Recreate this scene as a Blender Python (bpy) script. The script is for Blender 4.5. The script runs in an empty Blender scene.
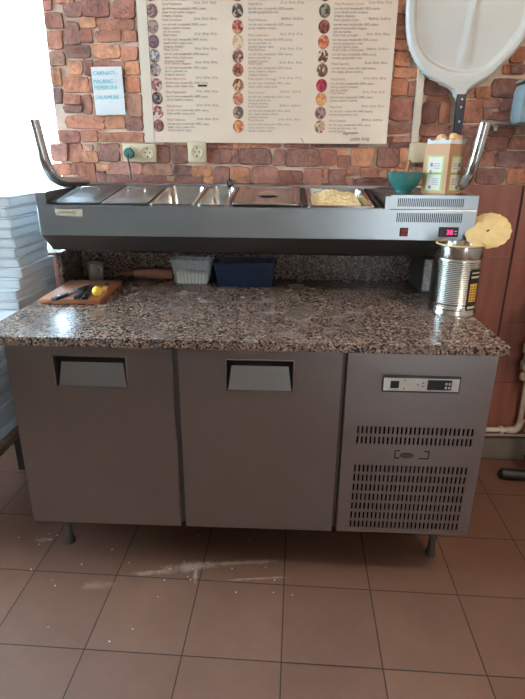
import bpy, bmesh, math, random
from mathutils import Vector, Matrix, Euler
random.seed(7)
C = bpy.context.scene.collection
PI = math.pi
def srgb(r, g, b):
    f = lambda c: (c/255/12.92) if c/255 <= .04045 else ((c/255+.055)/1.055)**2.4
    return (f(r), f(g), f(b), 1)
# ------------------------------------------------------------ materials
def new_mat(name):
    m = bpy.data.materials.new(name); m.use_nodes = True
    return m, m.node_tree, m.node_tree.nodes['Principled BSDF']
def nd(t, typ, **kw):
    n = t.nodes.new(typ)
    for k, v in kw.items():
        if k in n.inputs: n.inputs[k].default_value = v
        else: setattr(n, k, v)
    return n
def ramp(t, stops, interp='LINEAR'):
    r = t.nodes.new('ShaderNodeValToRGB'); cr = r.color_ramp; cr.interpolation = interp
    while len(cr.elements) < len(stops): cr.elements.new(.5)
    for e, (p, c) in zip(cr.elements, stops): e.position = p; e.color = c
    return r
def mat(name, col, rough=.5, metal=0, var=.12, scale=12, bump=0, bscale=60, stretch=None, alpha=None, trans=0, ior=1.45, spec=None, coat=0):
    """procedural material: base colour broken up by noise, optional bump"""
    m, t, b = new_mat(name)
    tc = nd(t, 'ShaderNodeTexCoord'); mp = nd(t, 'ShaderNodeMapping')
    if stretch: mp.inputs['Scale'].default_value = stretch
    t.links.new(tc.outputs['Object'], mp.inputs['Vector'])
    nz = nd(t, 'ShaderNodeTexNoise', Scale=scale, Detail=4.0)
    t.links.new(mp.outputs[0], nz.inputs['Vector'])
    lo = tuple(c*(1-var) for c in col[:3])+(1,); hi = tuple(min(1, c*(1+var)) for c in col[:3])+(1,)
    r = ramp(t, [(.3, lo), (.7, hi)]); t.links.new(nz.outputs['Fac'], r.inputs['Fac'])
    t.links.new(r.outputs['Color'], b.inputs['Base Color'])
    b.inputs['Roughness'].default_value = rough; b.inputs['Metallic'].default_value = metal
    if trans: b.inputs['Transmission Weight'].default_value = trans; b.inputs['IOR'].default_value = ior
    if alpha is not None: b.inputs['Alpha'].default_value = alpha
    if spec is not None: b.inputs['Specular IOR Level'].default_value = spec
    if coat: b.inputs['Coat Weight'].default_value = coat; b.inputs['Coat Roughness'].default_value = .08
    if bump:
        n2 = nd(t, 'ShaderNodeTexNoise', Scale=bscale, Detail=3.0); t.links.new(mp.outputs[0], n2.inputs['Vector'])
        bp = nd(t, 'ShaderNodeBump', Strength=bump, Distance=.002)
        t.links.new(n2.outputs['Fac'], bp.inputs['Height']); t.links.new(bp.outputs[0], b.inputs['Normal'])
    return m
def steel(name, col=(.52,.50,.49,1), r0=.28, r1=.42, stretch=(1,1,40), smudge=3.0, spots=False):
    m, t, b = new_mat(name); b.inputs['Metallic'].default_value = 1
    tc = nd(t, 'ShaderNodeTexCoord'); mp = nd(t, 'ShaderNodeMapping'); mp.inputs['Scale'].default_value = stretch
    t.links.new(tc.outputs['Object'], mp.inputs[0])
    n1 = nd(t, 'ShaderNodeTexNoise', Scale=18.0, Detail=5.0); t.links.new(mp.outputs[0], n1.inputs['Vector'])
    n2 = nd(t, 'ShaderNodeTexNoise', Scale=smudge, Detail=5.0, Roughness=.6); t.links.new(tc.outputs['Object'], n2.inputs['Vector'])
    mx = nd(t, 'ShaderNodeMath', operation='MULTIPLY_ADD'); mx.inputs[1].default_value = .03; t.links.new(n1.outputs['Fac'], mx.inputs[0]); t.links.new(n2.outputs['Fac'], mx.inputs[2])
    mr = nd(t, 'ShaderNodeMapRange'); mr.inputs['From Min'].default_value = .0; mr.inputs['From Max'].default_value = 1.0
    mr.inputs['To Min'].default_value = r0; mr.inputs['To Max'].default_value = r1
    t.links.new(mx.outputs[0], mr.inputs[0]); t.links.new(mr.outputs[0], b.inputs['Roughness'])
    lo = tuple(c*.97 for c in col[:3])+(1,); hi = tuple(min(1,c*1.03) for c in col[:3])+(1,)
    r = ramp(t, [(.35, lo), (.65, hi)]); t.links.new(n2.outputs['Fac'], r.inputs['Fac'])
    last = r.outputs['Color']
    if spots:
        v = nd(t, 'ShaderNodeTexNoise', Scale=26.0, Detail=2.0); t.links.new(tc.outputs['Object'], v.inputs['Vector'])
        rr = ramp(t, [(.70, (0,0,0,1)), (.75, (1,1,1,1))]); t.links.new(v.outputs['Fac'], rr.inputs['Fac'])
        mc = nd(t, 'ShaderNodeMixRGB'); mc.inputs['Color2'].default_value = (.05,.04,.035,1)
        t.links.new(rr.outputs['Color'], mc.inputs['Fac']); t.links.new(last, mc.inputs['Color1']); last = mc.outputs[0]
    t.links.new(last, b.inputs['Base Color'])
    return m
def emis(name, col, s):
    m, t, b = new_mat(name); b.inputs['Base Color'].default_value = (0,0,0,1)
    b.inputs['Emission Color'].default_value = col; b.inputs['Emission Strength'].default_value = s
    return m
def granite():
    m, t, b = new_mat('granite')
    tc = nd(t, 'ShaderNodeTexCoord')
    nz = nd(t, 'ShaderNodeTexNoise', Scale=60.0, Detail=2.0); t.links.new(tc.outputs['Object'], nz.inputs['Vector'])
    add = nd(t, 'ShaderNodeVectorMath', operation='MULTIPLY_ADD'); add.inputs[1].default_value = (.012,)*3
    t.links.new(nz.outputs['Color'], add.inputs[0]); t.links.new(tc.outputs['Object'], add.inputs[2])
    v = nd(t, 'ShaderNodeTexVoronoi', Scale=185.0); t.links.new(add.outputs[0], v.inputs['Vector'])
    sp = nd(t, 'ShaderNodeSeparateColor'); t.links.new(v.outputs['Color'], sp.inputs[0])
    r = ramp(t, [(0, (.020,.018,.018,1)), (.26, (.09,.065,.055,1)), (.44, (.22,.14,.10,1)), (.80, (.38,.27,.21,1)), (.92, (.16,.10,.08,1))], 'CONSTANT')
    t.links.new(sp.outputs[0], r.inputs['Fac']); t.links.new(r.outputs['Color'], b.inputs['Base Color'])
    b.inputs['Roughness'].default_value = .22
    n3 = nd(t, 'ShaderNodeTexNoise', Scale=9.0, Detail=4.0); t.links.new(tc.outputs['Object'], n3.inputs['Vector'])
    mr = nd(t, 'ShaderNodeMapRange'); mr.inputs['To Min'].default_value = .20; mr.inputs['To Max'].default_value = .32
    t.links.new(n3.outputs['Fac'], mr.inputs[0]); t.links.new(mr.outputs[0], b.inputs['Roughness'])
    return m
def floor_mat():
    m, t, b = new_mat('brown_floor_tile')
    tc = nd(t, 'ShaderNodeTexCoord')
    mp = nd(t, 'ShaderNodeMapping'); mp.vector_type = 'TEXTURE'
    mp.inputs['Location'].default_value = (.2693, .0006, 0); mp.inputs['Rotation'].default_value = (0, 0, -.0274)
    t.links.new(tc.outputs['Object'], mp.inputs[0])
    br = nd(t, 'ShaderNodeTexBrick', offset=0.0, squash=1.0)
    for k, v in (('Scale', 1.0), ('Mortar Size', .0022), ('Mortar Smooth', .2), ('Brick Width', .2999), ('Row Height', .2999), ('Bias', 0.0)): br.inputs[k].default_value = v
    br.inputs['Color1'].default_value = srgb(120,86,69); br.inputs['Color2'].default_value = srgb(112,79,64); br.inputs['Mortar'].default_value = srgb(34,24,21)
    t.links.new(mp.outputs[0], br.inputs['Vector'])
    n = nd(t, 'ShaderNodeTexNoise', Scale=3.5, Detail=7.0, Roughness=.7); t.links.new(tc.outputs['Object'], n.inputs['Vector'])
    r = ramp(t, [(.3, (.84,.84,.84,1)), (.7, (1.1,1.1,1.1,1))]); t.links.new(n.outputs['Fac'], r.inputs['Fac'])
    mu = nd(t, 'ShaderNodeMixRGB', blend_type='MULTIPLY'); mu.inputs['Fac'].default_value = 1
    t.links.new(br.outputs['Color'], mu.inputs['Color1']); t.links.new(r.outputs['Color'], mu.inputs['Color2'])
    # spilled flour: streaky pale stains in a few spots
    last = mu.outputs[0]
    nf = nd(t, 'ShaderNodeTexNoise', Scale=16.0, Detail=8.0, Roughness=.75); t.links.new(tc.outputs['Object'], nf.inputs['Vector'])
    for (x, y, sx, sy, k) in ((.53, .055, .14, .035, .6), (.40, .02, .12, .02, .45), (.78, .01, .22, .008, .4), (.55, .02, .012, .07, .55), (.72,.085,.2,.015,.35), (.22, -.05, .08, .03, .2), (-.07, .17, .05, .02, .3)):
        mpp = nd(t, 'ShaderNodeMapping'); mpp.vector_type = 'TEXTURE'; mpp.inputs['Location'].default_value = (x, y, 0); mpp.inputs['Scale'].default_value = (sx, sy, 1)
        mpp.inputs['Rotation'].default_value = (0, 0, .12)
        t.links.new(tc.outputs['Object'], mpp.inputs[0])
        ln = nd(t, 'ShaderNodeVectorMath', operation='LENGTH'); t.links.new(mpp.outputs[0], ln.inputs[0])
        a = nd(t, 'ShaderNodeMapRange', interpolation_type='SMOOTHSTEP'); a.inputs['From Min'].default_value = 1.5; a.inputs['From Max'].default_value = 0; a.inputs['To Max'].default_value = .5
        t.links.new(ln.outputs['Value'], a.inputs[0])
        s = nd(t, 'ShaderNodeMath', operation='ADD'); t.links.new(nf.outputs['Fac'], s.inputs[0]); t.links.new(a.outputs[0], s.inputs[1])
        q = nd(t, 'ShaderNodeMapRange', interpolation_type='SMOOTHSTEP'); q.inputs['From Min'].default_value = .72; q.inputs['From Max'].default_value = 1.05; q.inputs['To Max'].default_value = k
        t.links.new(s.outputs[0], q.inputs[0])
        mc = nd(t, 'ShaderNodeMixRGB'); mc.inputs['Color2'].default_value = srgb(205,190,175)
        t.links.new(q.outputs[0], mc.inputs['Fac']); t.links.new(last, mc.inputs['Color1']); last = mc.outputs[0]
    t.links.new(last, b.inputs['Base Color'])
    b.inputs['Roughness'].default_value = .42
    bp = nd(t, 'ShaderNodeBump', Strength=.25, Distance=.002); bp.invert = True
    t.links.new(br.outputs['Fac'], bp.inputs['Height']); t.links.new(bp.outputs[0], b.inputs['Normal'])
    return m
def stone_mat():
    m, t, b = new_mat('cast_stone')
    at = nd(t, 'ShaderNodeVertexColor', layer_name='tint')
    tc = nd(t, 'ShaderNodeTexCoord')
    n = nd(t, 'ShaderNodeTexNoise', Scale=24.0, Detail=8.0, Roughness=.72); t.links.new(tc.outputs['Object'], n.inputs['Vector'])
    r = ramp(t, [(.33, (.42,.38,.38,1)), (.50, (.98,.96,.95,1)), (.68, (1.45,1.36,1.28,1))]); t.links.new(n.outputs['Fac'], r.inputs['Fac'])
    mu = nd(t, 'ShaderNodeMixRGB', blend_type='MULTIPLY'); mu.inputs['Fac'].default_value = 1
    t.links.new(at.outputs['Color'], mu.inputs['Color1']); t.links.new(r.outputs['Color'], mu.inputs['Color2'])
    t.links.new(mu.outputs[0], b.inputs['Base Color']); b.inputs['Roughness'].default_value = .75
    bp = nd(t, 'ShaderNodeBump', Strength=.9, Distance=.010); t.links.new(n.outputs['Fac'], bp.inputs['Height']); t.links.new(bp.outputs[0], b.inputs['Normal'])
    return m
def photo_mat(i, base, a, c):
    """a little picture of a pizza: crust ring round mottled toppings"""
    m, t, b = new_mat('pizza_picture_%s' % i)
    tc = nd(t, 'ShaderNodeTexCoord')
    mp = nd(t, 'ShaderNodeMapping'); mp.inputs['Location'].default_value = (i*3.1, 0, i*1.7); t.links.new(tc.outputs['Object'], mp.inputs[0])
    v = nd(t, 'ShaderNodeTexVoronoi', Scale=120.0); t.links.new(mp.outputs[0], v.inputs['Vector'])
    sp = nd(t, 'ShaderNodeSeparateColor'); t.links.new(v.outputs['Color'], sp.inputs[0])
    r = ramp(t, [(0, base), (.4, a), (.72, c)], 'CONSTANT'); t.links.new(sp.outputs[0], r.inputs['Fac'])
    ln = nd(t, 'ShaderNodeVectorMath', operation='LENGTH'); t.links.new(tc.outputs['Object'], ln.inputs[0])
    mr = nd(t, 'ShaderNodeMath', operation='GREATER_THAN'); mr.inputs[1].default_value = .0225; t.links.new(ln.outputs['Value'], mr.inputs[0])
    mc = nd(t, 'ShaderNodeMixRGB'); mc.inputs['Color2'].default_value = srgb(120,75,60)
    t.links.new(mr.outputs[0], mc.inputs['Fac']); t.links.new(r.outputs['Color'], mc.inputs['Color1']); t.links.new(mc.outputs[0], b.inputs['Base Color'])
    b.inputs['Roughness'].default_value = .35
    return m
M = {}
M['steel'] = steel('brushed_steel', (.33,.315,.31,1), .27, .31)
M['steel_h'] = steel('brushed_steel_display', (.40,.435,.45,1), .24, .36, (1,1,40), 5.0, False)
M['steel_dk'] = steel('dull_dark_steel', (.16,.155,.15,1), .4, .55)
M['steel_br'] = steel('bright_pan_steel', (.66,.63,.60,1), .16, .28, (1,1,1), 8.0)
M['tube'] = steel('polished_tube', (.6,.6,.6,1), .12, .2, (1,1,1), 6.0)
M['granite'] = granite(); M['floor'] = floor_mat(); M['stone'] = stone_mat()
M['cup'] = mat('matt_grey_metal', srgb(186,176,166), .45, .3)
M['mortar'] = mat('pale_mortar', srgb(206,182,162), .9, var=.18, scale=25, bump=.5, bscale=120)
M['walltile'] = mat('reddish_wall_tile', srgb(142,88,74), .22, var=.16, scale=5, stretch=(6,1,.6))
M['tilejoint'] = mat('tile_grout', srgb(150,105,92), .8)
M['tiledark'] = mat('dark_joint', srgb(58,34,30), .8)
M['plaster'] = mat('wall_plaster', srgb(176,160,145), .85, var=.05)
M['ceil'] = mat('ceiling_plaster', srgb(205,198,190), .9, var=.03)
M['base'] = mat('grey_baseboard', srgb(120,110,98), .5, var=.1)
M['black'] = mat('black_plastic', (.012,.012,.013,1), .4)
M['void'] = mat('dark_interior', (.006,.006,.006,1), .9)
M['whitepl'] = mat('white_plastic', srgb(226,222,214), .35, var=.04)
M['cream'] = mat('cream_plastic', srgb(206,190,158), .4, var=.05)
M['pipe'] = mat('cream_painted_pipe', srgb(205,192,172), .35, var=.08)
M['poster'] = mat('menu_print', srgb(230,208,186), .22, var=.04, scale=2.5)
M['posteredge'] = mat('menu_edge', srgb(222,204,184), .4, var=.04)
M['ink'] = mat('grey_ink', srgb(138,120,112), .6); M['inkred'] = mat('red_brown_ink', srgb(176,122,106), .6); M['inkdk'] = mat('black_marker', srgb(28,24,24), .6)
M['paper'] = mat('white_paper', srgb(228,230,228), .7, var=.03); M['cyan'] = mat('turquoise_marker', srgb(60,185,200), .6)
M['teal'] = mat('teal_glaze', srgb(46,106,100), .25, var=.1)
M['navy'] = mat('navy_plastic', srgb(20,34,58), .35, var=.08)
M['clear'] = mat('clear_plastic', (.85,.88,.88,1), .15, alpha=.22, var=.01)
M['flour'] = mat('pale_filling', srgb(222,214,180), .8, var=.08, bump=.6, bscale=50)
M['board'] = mat('cutting_board_wood', srgb(158,100,68), .5, var=.2, scale=10, stretch=(1,.15,1), bump=.15)
M['pin'] = mat('rolling_pin_wood', srgb(140,92,72), .45, var=.15, scale=10, stretch=(.2,1,1))
M['lemon'] = mat('lemon_peel', srgb(228,182,62), .4, var=.06, bump=.3, bscale=200)
M['cheese'] = mat('grated_cheese', srgb(242,218,168), .6, var=.1, scale=60)
M['box'] = mat('white_cardboard', srgb(200,205,208), .75, var=.04)
M['brownwood'] = mat('worn_board', srgb(118,92,70), .75, var=.25, scale=8, stretch=(.3,1,1))
M['darkmetal'] = mat('dark_painted_metal', srgb(36,38,44), .5)
M['kraft'] = mat('kraft_cardboard', srgb(182,134,98), .75, var=.08)
M['label'] = mat('pale_label', srgb(222,214,196), .5, var=.03); M['green'] = mat('green_label_border', srgb(168,170,84), .5)
M['bread'] = mat('bread_crust', srgb(216,172,124), .7, var=.12, scale=20)
M['tin'] = steel('tinplate', (.72,.71,.66,1), .12, .24, (1,1,1), 8.0)
M['lacquer'] = mat('cream_can_lacquer', srgb(214,178,120), .4, var=.10, scale=30, bump=.2)
M['yellow'] = mat('yellow_print', srgb(214,170,70), .45); M['redink'] = mat('dark_red_print', srgb(110,40,30), .45)
M['peel'] = mat('white_enamel', srgb(214,214,208), .25, var=.04, scale=4)
M['peeldk'] = mat('dark_blue_handle', srgb(36,44,56), .45)
M['silverlabel'] = mat('silver_sticker', srgb(190,190,186), .35, var=.3, scale=60)
M['stick'] = mat('beige_sticker', srgb(176,164,136), .5, var=.15, scale=60)
M['grille'] = mat('grille_gap', (.01,.01,.01,1), .8)
M['greybox'] = mat('blue_grey_plastic', srgb(128,142,144), .35, var=.05)
M['glass'] = mat('clear_glass', (.92,.96,.95,1), .03, trans=.95, ior=1.45, var=.01)
M['windowglass'] = mat('window_glass', (.97,.99,1,1), .01, trans=1.0, ior=1.1, var=.0)
M['redled'] = emis('red_digits', (1,.03,.12,1), 5); M['redglow'] = emis('red_switch_glow', (1,.03,.02,1), .25)
M['darkgreen'] = mat('dark_green_plug', srgb(58,104,98), .5)
# ------------------------------------------------------------ mesh helpers
class MB:
    def __init__(s): s.bm = bmesh.new()
    def box(s, x0, y0, z0, x1, y1, z1, bev=0, rz=0, c=None):
        r = bmesh.ops.create_cube(s.bm, size=1); vs = r['verts']
        for v in vs: v.co = Vector(((x0+x1)/2+v.co.x*(x1-x0), (y0+y1)/2+v.co.y*(y1-y0), (z0+z1)/2+v.co.z*(z1-z0)))
        if bev:
            es = list({e for v in vs for e in v.link_edges})
            vs = bmesh.ops.bevel(s.bm, geom=es, offset=bev, segments=2, affect='EDGES', profile=.5)['verts']
        if rz:
            cc = Vector(c) if c else Vector(((x0+x1)/2, (y0+y1)/2, 0))
            bmesh.ops.rotate(s.bm, verts=list({v for v in vs}), cent=cc, matrix=Matrix.Rotation(rz, 3, 'Z'))
        return s
    def poly(s, pts):
        vs = [s.bm.verts.new(p) for p in pts]; s.bm.faces.new(vs); return s
    def prism(s, prof, ax, a, b):
        """closed 2-D profile extruded along axis ax from a to b"""
        def P(u, w, t): return {'x': (t, u, w), 'y': (u, t, w), 'z': (u, w, t)}[ax]
        A = [s.bm.verts.new(P(u, w, a)) for u, w in prof]; B = [s.bm.verts.new(P(u, w, b)) for u, w in prof]
        n = len(prof)
        s.bm.faces.new(A[::-1]); s.bm.faces.new(B)
        for i in range(n): s.bm.faces.new((A[i], A[(i+1) % n], B[(i+1) % n], B[i]))
        return s
    def lathe(s, prof, cx=0, cy=0, n=32, cap=True, ax='z'):
        rings = []
        for r, z in prof:
            ring = []
            for i in range(n):
                a = 2*PI*i/n
                p = (cx+r*math.cos(a), cy+r*math.sin(a), z)
                if ax == 'x': p = (z, cx+r*math.cos(a), cy+r*math.sin(a))
                if ax == 'y': p = (cx+r*math.cos(a), z, cy+r*math.sin(a))
                ring.append(s.bm.verts.new(p))
            rings.append(ring)
        for A, B in zip(rings, rings[1:]):
            for i in range(n): s.bm.faces.new((A[i], A[(i+1) % n], B[(i+1) % n], B[i]))
        if cap: s.bm.faces.new(rings[0][::-1]); s.bm.faces.new(rings[-1])
        return s
    def tube(s, pts, r, n=12, sub=6):
        P = [Vector(p) for p in pts]
        if sub > 1 and len(P) > 2:
            Q = []
            for i in range(len(P)-1):
                p0 = P[max(i-1, 0)]; p1 = P[i]; p2 = P[i+1]; p3 = P[min(i+2, len(P)-1)]
                for k in range(sub):
                    t = k/sub
                    Q.append(.5*((2*p1)+(p2-p0)*t+(2*p0-5*p1+4*p2-p3)*t*t+(3*p1-p0-3*p2+p3)*t**3))
            Q.append(P[-1]); P = Q
        rings = []; up = None
        for i, p in enumerate(P):
            d = (P[min(i+1, len(P)-1)]-P[max(i-1, 0)]).normalized()
            if up is None: up = Vector((0, 0, 1)) if abs(d.z) < .9 else Vector((1, 0, 0))
            a = d.cross(up).normalized(); b = a.cross(d).normalized(); up = b
            rr = r[min(i, len(r)-1)] if isinstance(r, (list, tuple)) else r
            rings.append([s.bm.verts.new(p+a*rr*math.cos(2*PI*k/n)+b*rr*math.sin(2*PI*k/n)) for k in range(n)])
        for A, B in zip(rings, rings[1:]):
            for i in range(n): s.bm.faces.new((A[i], A[(i+1) % n], B[(i+1) % n], B[i]))
        s.bm.faces.new(rings[0][::-1]); s.bm.faces.new(rings[-1])
        return s
    def build(s, name, m, parent=None, smooth=False, loc=None, rot=None, bevel=0):
        bmesh.ops.recalc_face_normals(s.bm, faces=s.bm.faces[:])
        me = bpy.data.meshes.new(name); s.bm.to_mesh(me); s.bm.free()
        if isinstance(m, (list, tuple)):
            for q in m: me.materials.append(q)
        else: me.materials.append(m)
        if smooth:
            for p in me.polygons: p.use_smooth = True
            me.set_sharp_from_angle(angle=math.radians(38))
        o = bpy.data.objects.new(name, me); C.objects.link(o)
        if parent: o.parent = parent
        if loc: o.location = loc
        if rot: o.rotation_euler = rot
        if bevel:
            b = o.modifiers.new('bevel', 'BEVEL'); b.width = bevel; b.segments = 2; b.limit_method = 'ANGLE'
        return o
def tag(o, label, cat, group=None):
    o['label'] = label; o['category'] = cat
    if group: o['group'] = group
    return o
def thing(name, label, cat, loc=(0, 0, 0), rot=(0, 0, 0), group=None):
    o = bpy.data.objects.new(name, None); C.objects.link(o); o.empty_display_size = .05
    o.location = loc; o.rotation_euler = rot
    return tag(o, label, cat, group)
def struct(o): o['kind'] = 'structure'; return o
def text(name, body, size, m, parent, loc, align='LEFT', rot=(PI/2, 0, 0), sx=1, ext=.0003, shear=0, line=1):
    cu = bpy.data.curves.new(name, 'FONT'); cu.body = body; cu.size = size; cu.align_x = align; cu.extrude = ext; cu.shear = shear; cu.resolution_u = 2; cu.space_line = line
    t = bpy.data.objects.new(name, cu); C.objects.link(t)
    dg = bpy.context.evaluated_depsgraph_get()
    me = bpy.data.meshes.new_from_object(t.evaluated_get(dg)); C.objects.unlink(t); bpy.data.objects.remove(t)
    me.materials.clear(); me.materials.append(m)
    o = bpy.data.objects.new(name, me); C.objects.link(o); o.parent = parent; o.location = loc; o.rotation_euler = rot; o.scale = (sx, 1, 1)
    return o
def woff(p):
    v = Vector((0, 0, 0))
    while p is not None: v += p.location; p = p.parent
    return v
def bw(mb, name, m, parent, smooth=False, bevel=0, center=False):
    """link a mesh drawn in room coordinates as a child of parent (whose chain is unrotated)"""
    off = woff(parent) if parent else Vector((0, 0, 0))
    loc = None
    if center:
        vs = mb.bm.verts; c = sum((v.co for v in vs), Vector())/len(vs); loc = c-off; off = c
    for v in mb.bm.verts: v.co -= off
    return mb.build(name, m, parent, smooth, loc=loc, bevel=bevel)

# ============================================================ ROOM
YW = .885; XL, XR, YF, ZC = -1.6, 3.1, -3.3, 2.75
f = MB().box(XL-.2, YF-.2, -.1, XR+.2, YW+.2, 0).build('floor', M['floor']); struct(f)
struct(MB().box(XL-.2, YF-.2, ZC, XR+.2, YW+.3, ZC+.1).build('ceiling', M['ceil']))
# back wall with the window opening on the left
WX0, WX1, WZ0, WZ1 = -1.40, -.118, 1.0, 2.35
w = MB()
for a in ((XL-.2, 0, WX0, ZC), (WX1, 0, XR+.2, ZC), (WX0, 0, WX1, WZ0), (WX0, WZ1, WX1, ZC)):
    w.box(a[0], YW, a[1], a[2], YW+.22, a[3])
wb = struct(w.build('wall_back', M['mortar']))
# reddish wall tiles up to 1.315 m
tl = MB(); zs = [0, .115, .412, .712, 1.012, 1.313]; xs = [-1.6, -1.31, -.86, -.41, .04, .49, .94, 1.39, 1.842, 2.292, 2.742, 3.1]
for i in range(len(xs)-1):
    for j in range(len(zs)-1):
        x0, x1, z0, z1 = xs[i]+.001, xs[i+1]-.001, zs[j]+.0013, zs[j+1]-.0013
        if x1 > WX0 and x0 < WX1 and z1 > WZ0+.02:
            if x1 > WX1: x0 = WX1+.002
            elif x0 < WX0: x1 = WX0-.002
            else: continue
        if abs(xs[i]-1.842) < .001: x0 += .008
        tl.box(x0, YW-.009, z0, x1, YW-.001, z1)
struct(tl.build('tile_cladding', M['walltile'], wb))
g = MB().box(XL, YW-.004, 0, WX0, YW-.0005, 1.312); g.box(WX1, YW-.004, 0, XR, YW-.0005, 1.312); g.box(WX0, YW-.004, 0, WX1, YW-.0005, 1.0)
struct(g.build('tile_grout', M['tilejoint'], wb))
struct(MB().box(1.842, YW-.0055, .16, 1.853, YW-.0045, 1.312).build('dark_joint', M['tiledark'], wb))
# cast stone cladding: stones seen in the photograph, then random courses around them
STONES = [(0.04,1.923,0.143,1.976),(0.158,1.916,0.244,1.976),(-0.031,1.923,0.036,1.97),(0.027,1.886,0.087,1.916),(0.094,1.876,0.236,1.913),(-0.033,1.827,0.019,1.903),(0.022,1.834,0.066,1.876),(0.086,1.838,0.181,1.872),(0.193,1.838,0.245,1.872),(-0.041,1.782,0.052,1.824),(0.068,1.779,0.173,1.824),(0.18,1.772,0.244,1.817),(-0.04,1.721,0.017,1.768),(0.026,1.718,0.058,1.771),(0.066,1.718,0.188,1.768),(0.196,1.722,0.248,1.761),(-0.064,1.656,0.035,1.71),(0.043,1.656,0.183,1.711),(0.191,1.657,0.244,1.711),(-0.07,1.611,-0.004,1.644),(0.003,1.577,0.04,1.645),(0.048,1.578,0.181,1.645),(0.189,1.567,0.247,1.649),(-0.075,1.581,-0.004,1.603),(-0.073,1.52,0.087,1.566),(0.092,1.521,0.171,1.567),(0.179,1.514,0.246,1.56),(-0.109,1.465,-0.024,1.508),(-0.015,1.47,0.052,1.509),(0.061,1.471,0.247,1.502),(-0.152,1.39,-0.083,1.457),(-0.079,1.39,-0.018,1.458),(-0.012,1.431,0.026,1.454),(-0.016,1.387,0.044,1.427),(0.05,1.392,0.14,1.459),(-0.157,1.333,-0.074,1.378),(-0.069,1.334,-0.039,1.382),(-0.036,1.301,0.029,1.383),(0.04,1.355,0.092,1.379),(0.036,1.302,0.07,1.347),(0.096,1.34,0.233,1.384),(0.074,1.303,0.165,1.336),(0.174,1.304,0.33,1.337),(0.237,1.337,0.358,1.382),(0.148,1.393,0.289,1.46),(0.297,1.39,0.352,1.453),(0.365,1.386,0.429,1.461),(0.37,1.338,0.443,1.375),(0.447,1.335,0.528,1.371),(0.373,1.31,0.493,1.331),(0.497,1.307,0.536,1.331),(0.514,1.447,0.556,1.47),(0.56,1.451,0.623,1.471),(0.627,1.448,0.69,1.471),(0.698,1.453,0.819,1.472),(0.513,1.388,0.614,1.443),(0.618,1.389,0.644,1.44),(0.652,1.385,0.782,1.444),(0.795,1.382,0.841,1.441),(0.541,1.308,0.605,1.372),(0.613,1.308,0.694,1.373),(0.707,1.306,0.813,1.374),(0.849,1.379,0.987,1.446),(0.991,1.384,1.054,1.443),(1.061,1.428,1.094,1.444),(1.063,1.377,1.113,1.42),(1.12,1.382,1.207,1.452),(1.228,1.379,1.315,1.453),(0.84,1.454,0.94,1.465),(0.948,1.455,1.142,1.467),(0.822,1.307,0.915,1.359),(0.923,1.304,0.999,1.368),(1.003,1.336,1.024,1.372),(1.029,1.301,1.096,1.365),(1.099,1.35,1.157,1.37),(1.162,1.339,1.275,1.374),(1.135,1.306,1.278,1.33),(1.101,1.305,1.131,1.333),(1.246,1.937,1.291,1.976),(1.254,1.897,1.296,1.93),(1.254,1.85,1.304,1.891),(1.259,1.809,1.309,1.843),(1.263,1.754,1.322,1.803),(1.264,1.715,1.366,1.747),(1.261,1.651,1.32,1.708),(1.329,1.648,1.372,1.701),(1.391,1.652,1.489,1.709),(1.26,1.559,1.348,1.64),(1.357,1.556,1.381,1.637),(1.394,1.549,1.454,1.626),(1.462,1.549,1.502,1.623),(1.408,1.63,1.495,1.645),(1.259,1.511,1.352,1.548),(1.393,1.5,1.51,1.542),(1.255,1.476,1.283,1.495),(1.287,1.476,1.369,1.496),(1.319,1.38,1.364,1.454),(1.273,1.457,1.363,1.469),(1.399,1.458,1.439,1.492),(1.241,1.339,1.279,1.371),(1.712,1.769,1.762,1.821),(1.69,1.731,1.717,1.759),(1.721,1.731,1.771,1.759),(1.658,1.646,1.748,1.71),(1.594,1.642,1.653,1.681),(1.551,1.645,1.591,1.674),(1.557,1.554,1.632,1.634),(1.632,1.609,1.695,1.635),(1.699,1.599,1.754,1.639),(1.638,1.565,1.67,1.598),(1.675,1.562,1.746,1.591),(1.756,1.646,1.841,1.71),(1.766,1.559,1.857,1.636),(1.567,1.505,1.659,1.543),(1.667,1.502,1.771,1.543),(1.778,1.511,1.862,1.544),(1.582,1.444,1.619,1.498),(1.627,1.445,1.655,1.498),(1.663,1.449,1.752,1.495),(1.759,1.454,1.86,1.499),(1.591,1.382,1.627,1.44),(1.635,1.382,1.652,1.441),(1.656,1.387,1.705,1.441),(1.713,1.384,1.851,1.442),(1.645,1.316,1.761,1.375),(1.773,1.317,1.884,1.376),(1.6,1.315,1.637,1.374),(1.518,1.501,1.559,1.542),(1.504,1.385,1.582,1.447),(1.422,1.385,1.496,1.447),(1.377,1.384,1.414,1.446),(1.289,1.312,1.376,1.371),(1.384,1.313,1.492,1.376),(1.5,1.314,1.592,1.377)]
def clash(r, R): return any(r[0] < q[2]-.004 and r[2] > q[0]+.004 and r[1] < q[3]-.004 and r[3] > q[1]+.004 for q in R)
allst = list(STONES); z = 1.325
while z < ZC-.03:
    h = random.uniform(.045, .085); x = XL
    while x < XR:
        wd = random.uniform(.06, .17); r = (x, z, x+wd, z+h-.012)
        inwin = r[2] > WX0-.01 and r[0] < WX1+.008 and r[1] < WZ1 and r[3] > WZ0
        if not clash(r, STONES) and not inwin and r[2] < XR: allst.append(r)
        x += wd+.012
    z += h
z = 1.325
while z < 2.60:      # narrow stones between the window edge and the first full stones
    h = random.uniform(.05, .075); lim = min([q[0] for q in allst if q[1] < z+h-.006 and q[3] > z+.002 and q[0] > WX1]+[.1])-.012
    r = (WX1+.006, z, lim, z+h-.012)
    if lim-WX1 > .035 and not clash(r, allst):
        if lim-WX1 > .15: allst += [(r[0], z, (r[0]+lim)/2-.006, r[3]), ((r[0]+lim)/2+.006, z, lim, r[3])]
        else: allst.append(r)
    z += h
sb = MB(); layer = sb.bm.loops.layers.float_color.new('tint')
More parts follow.
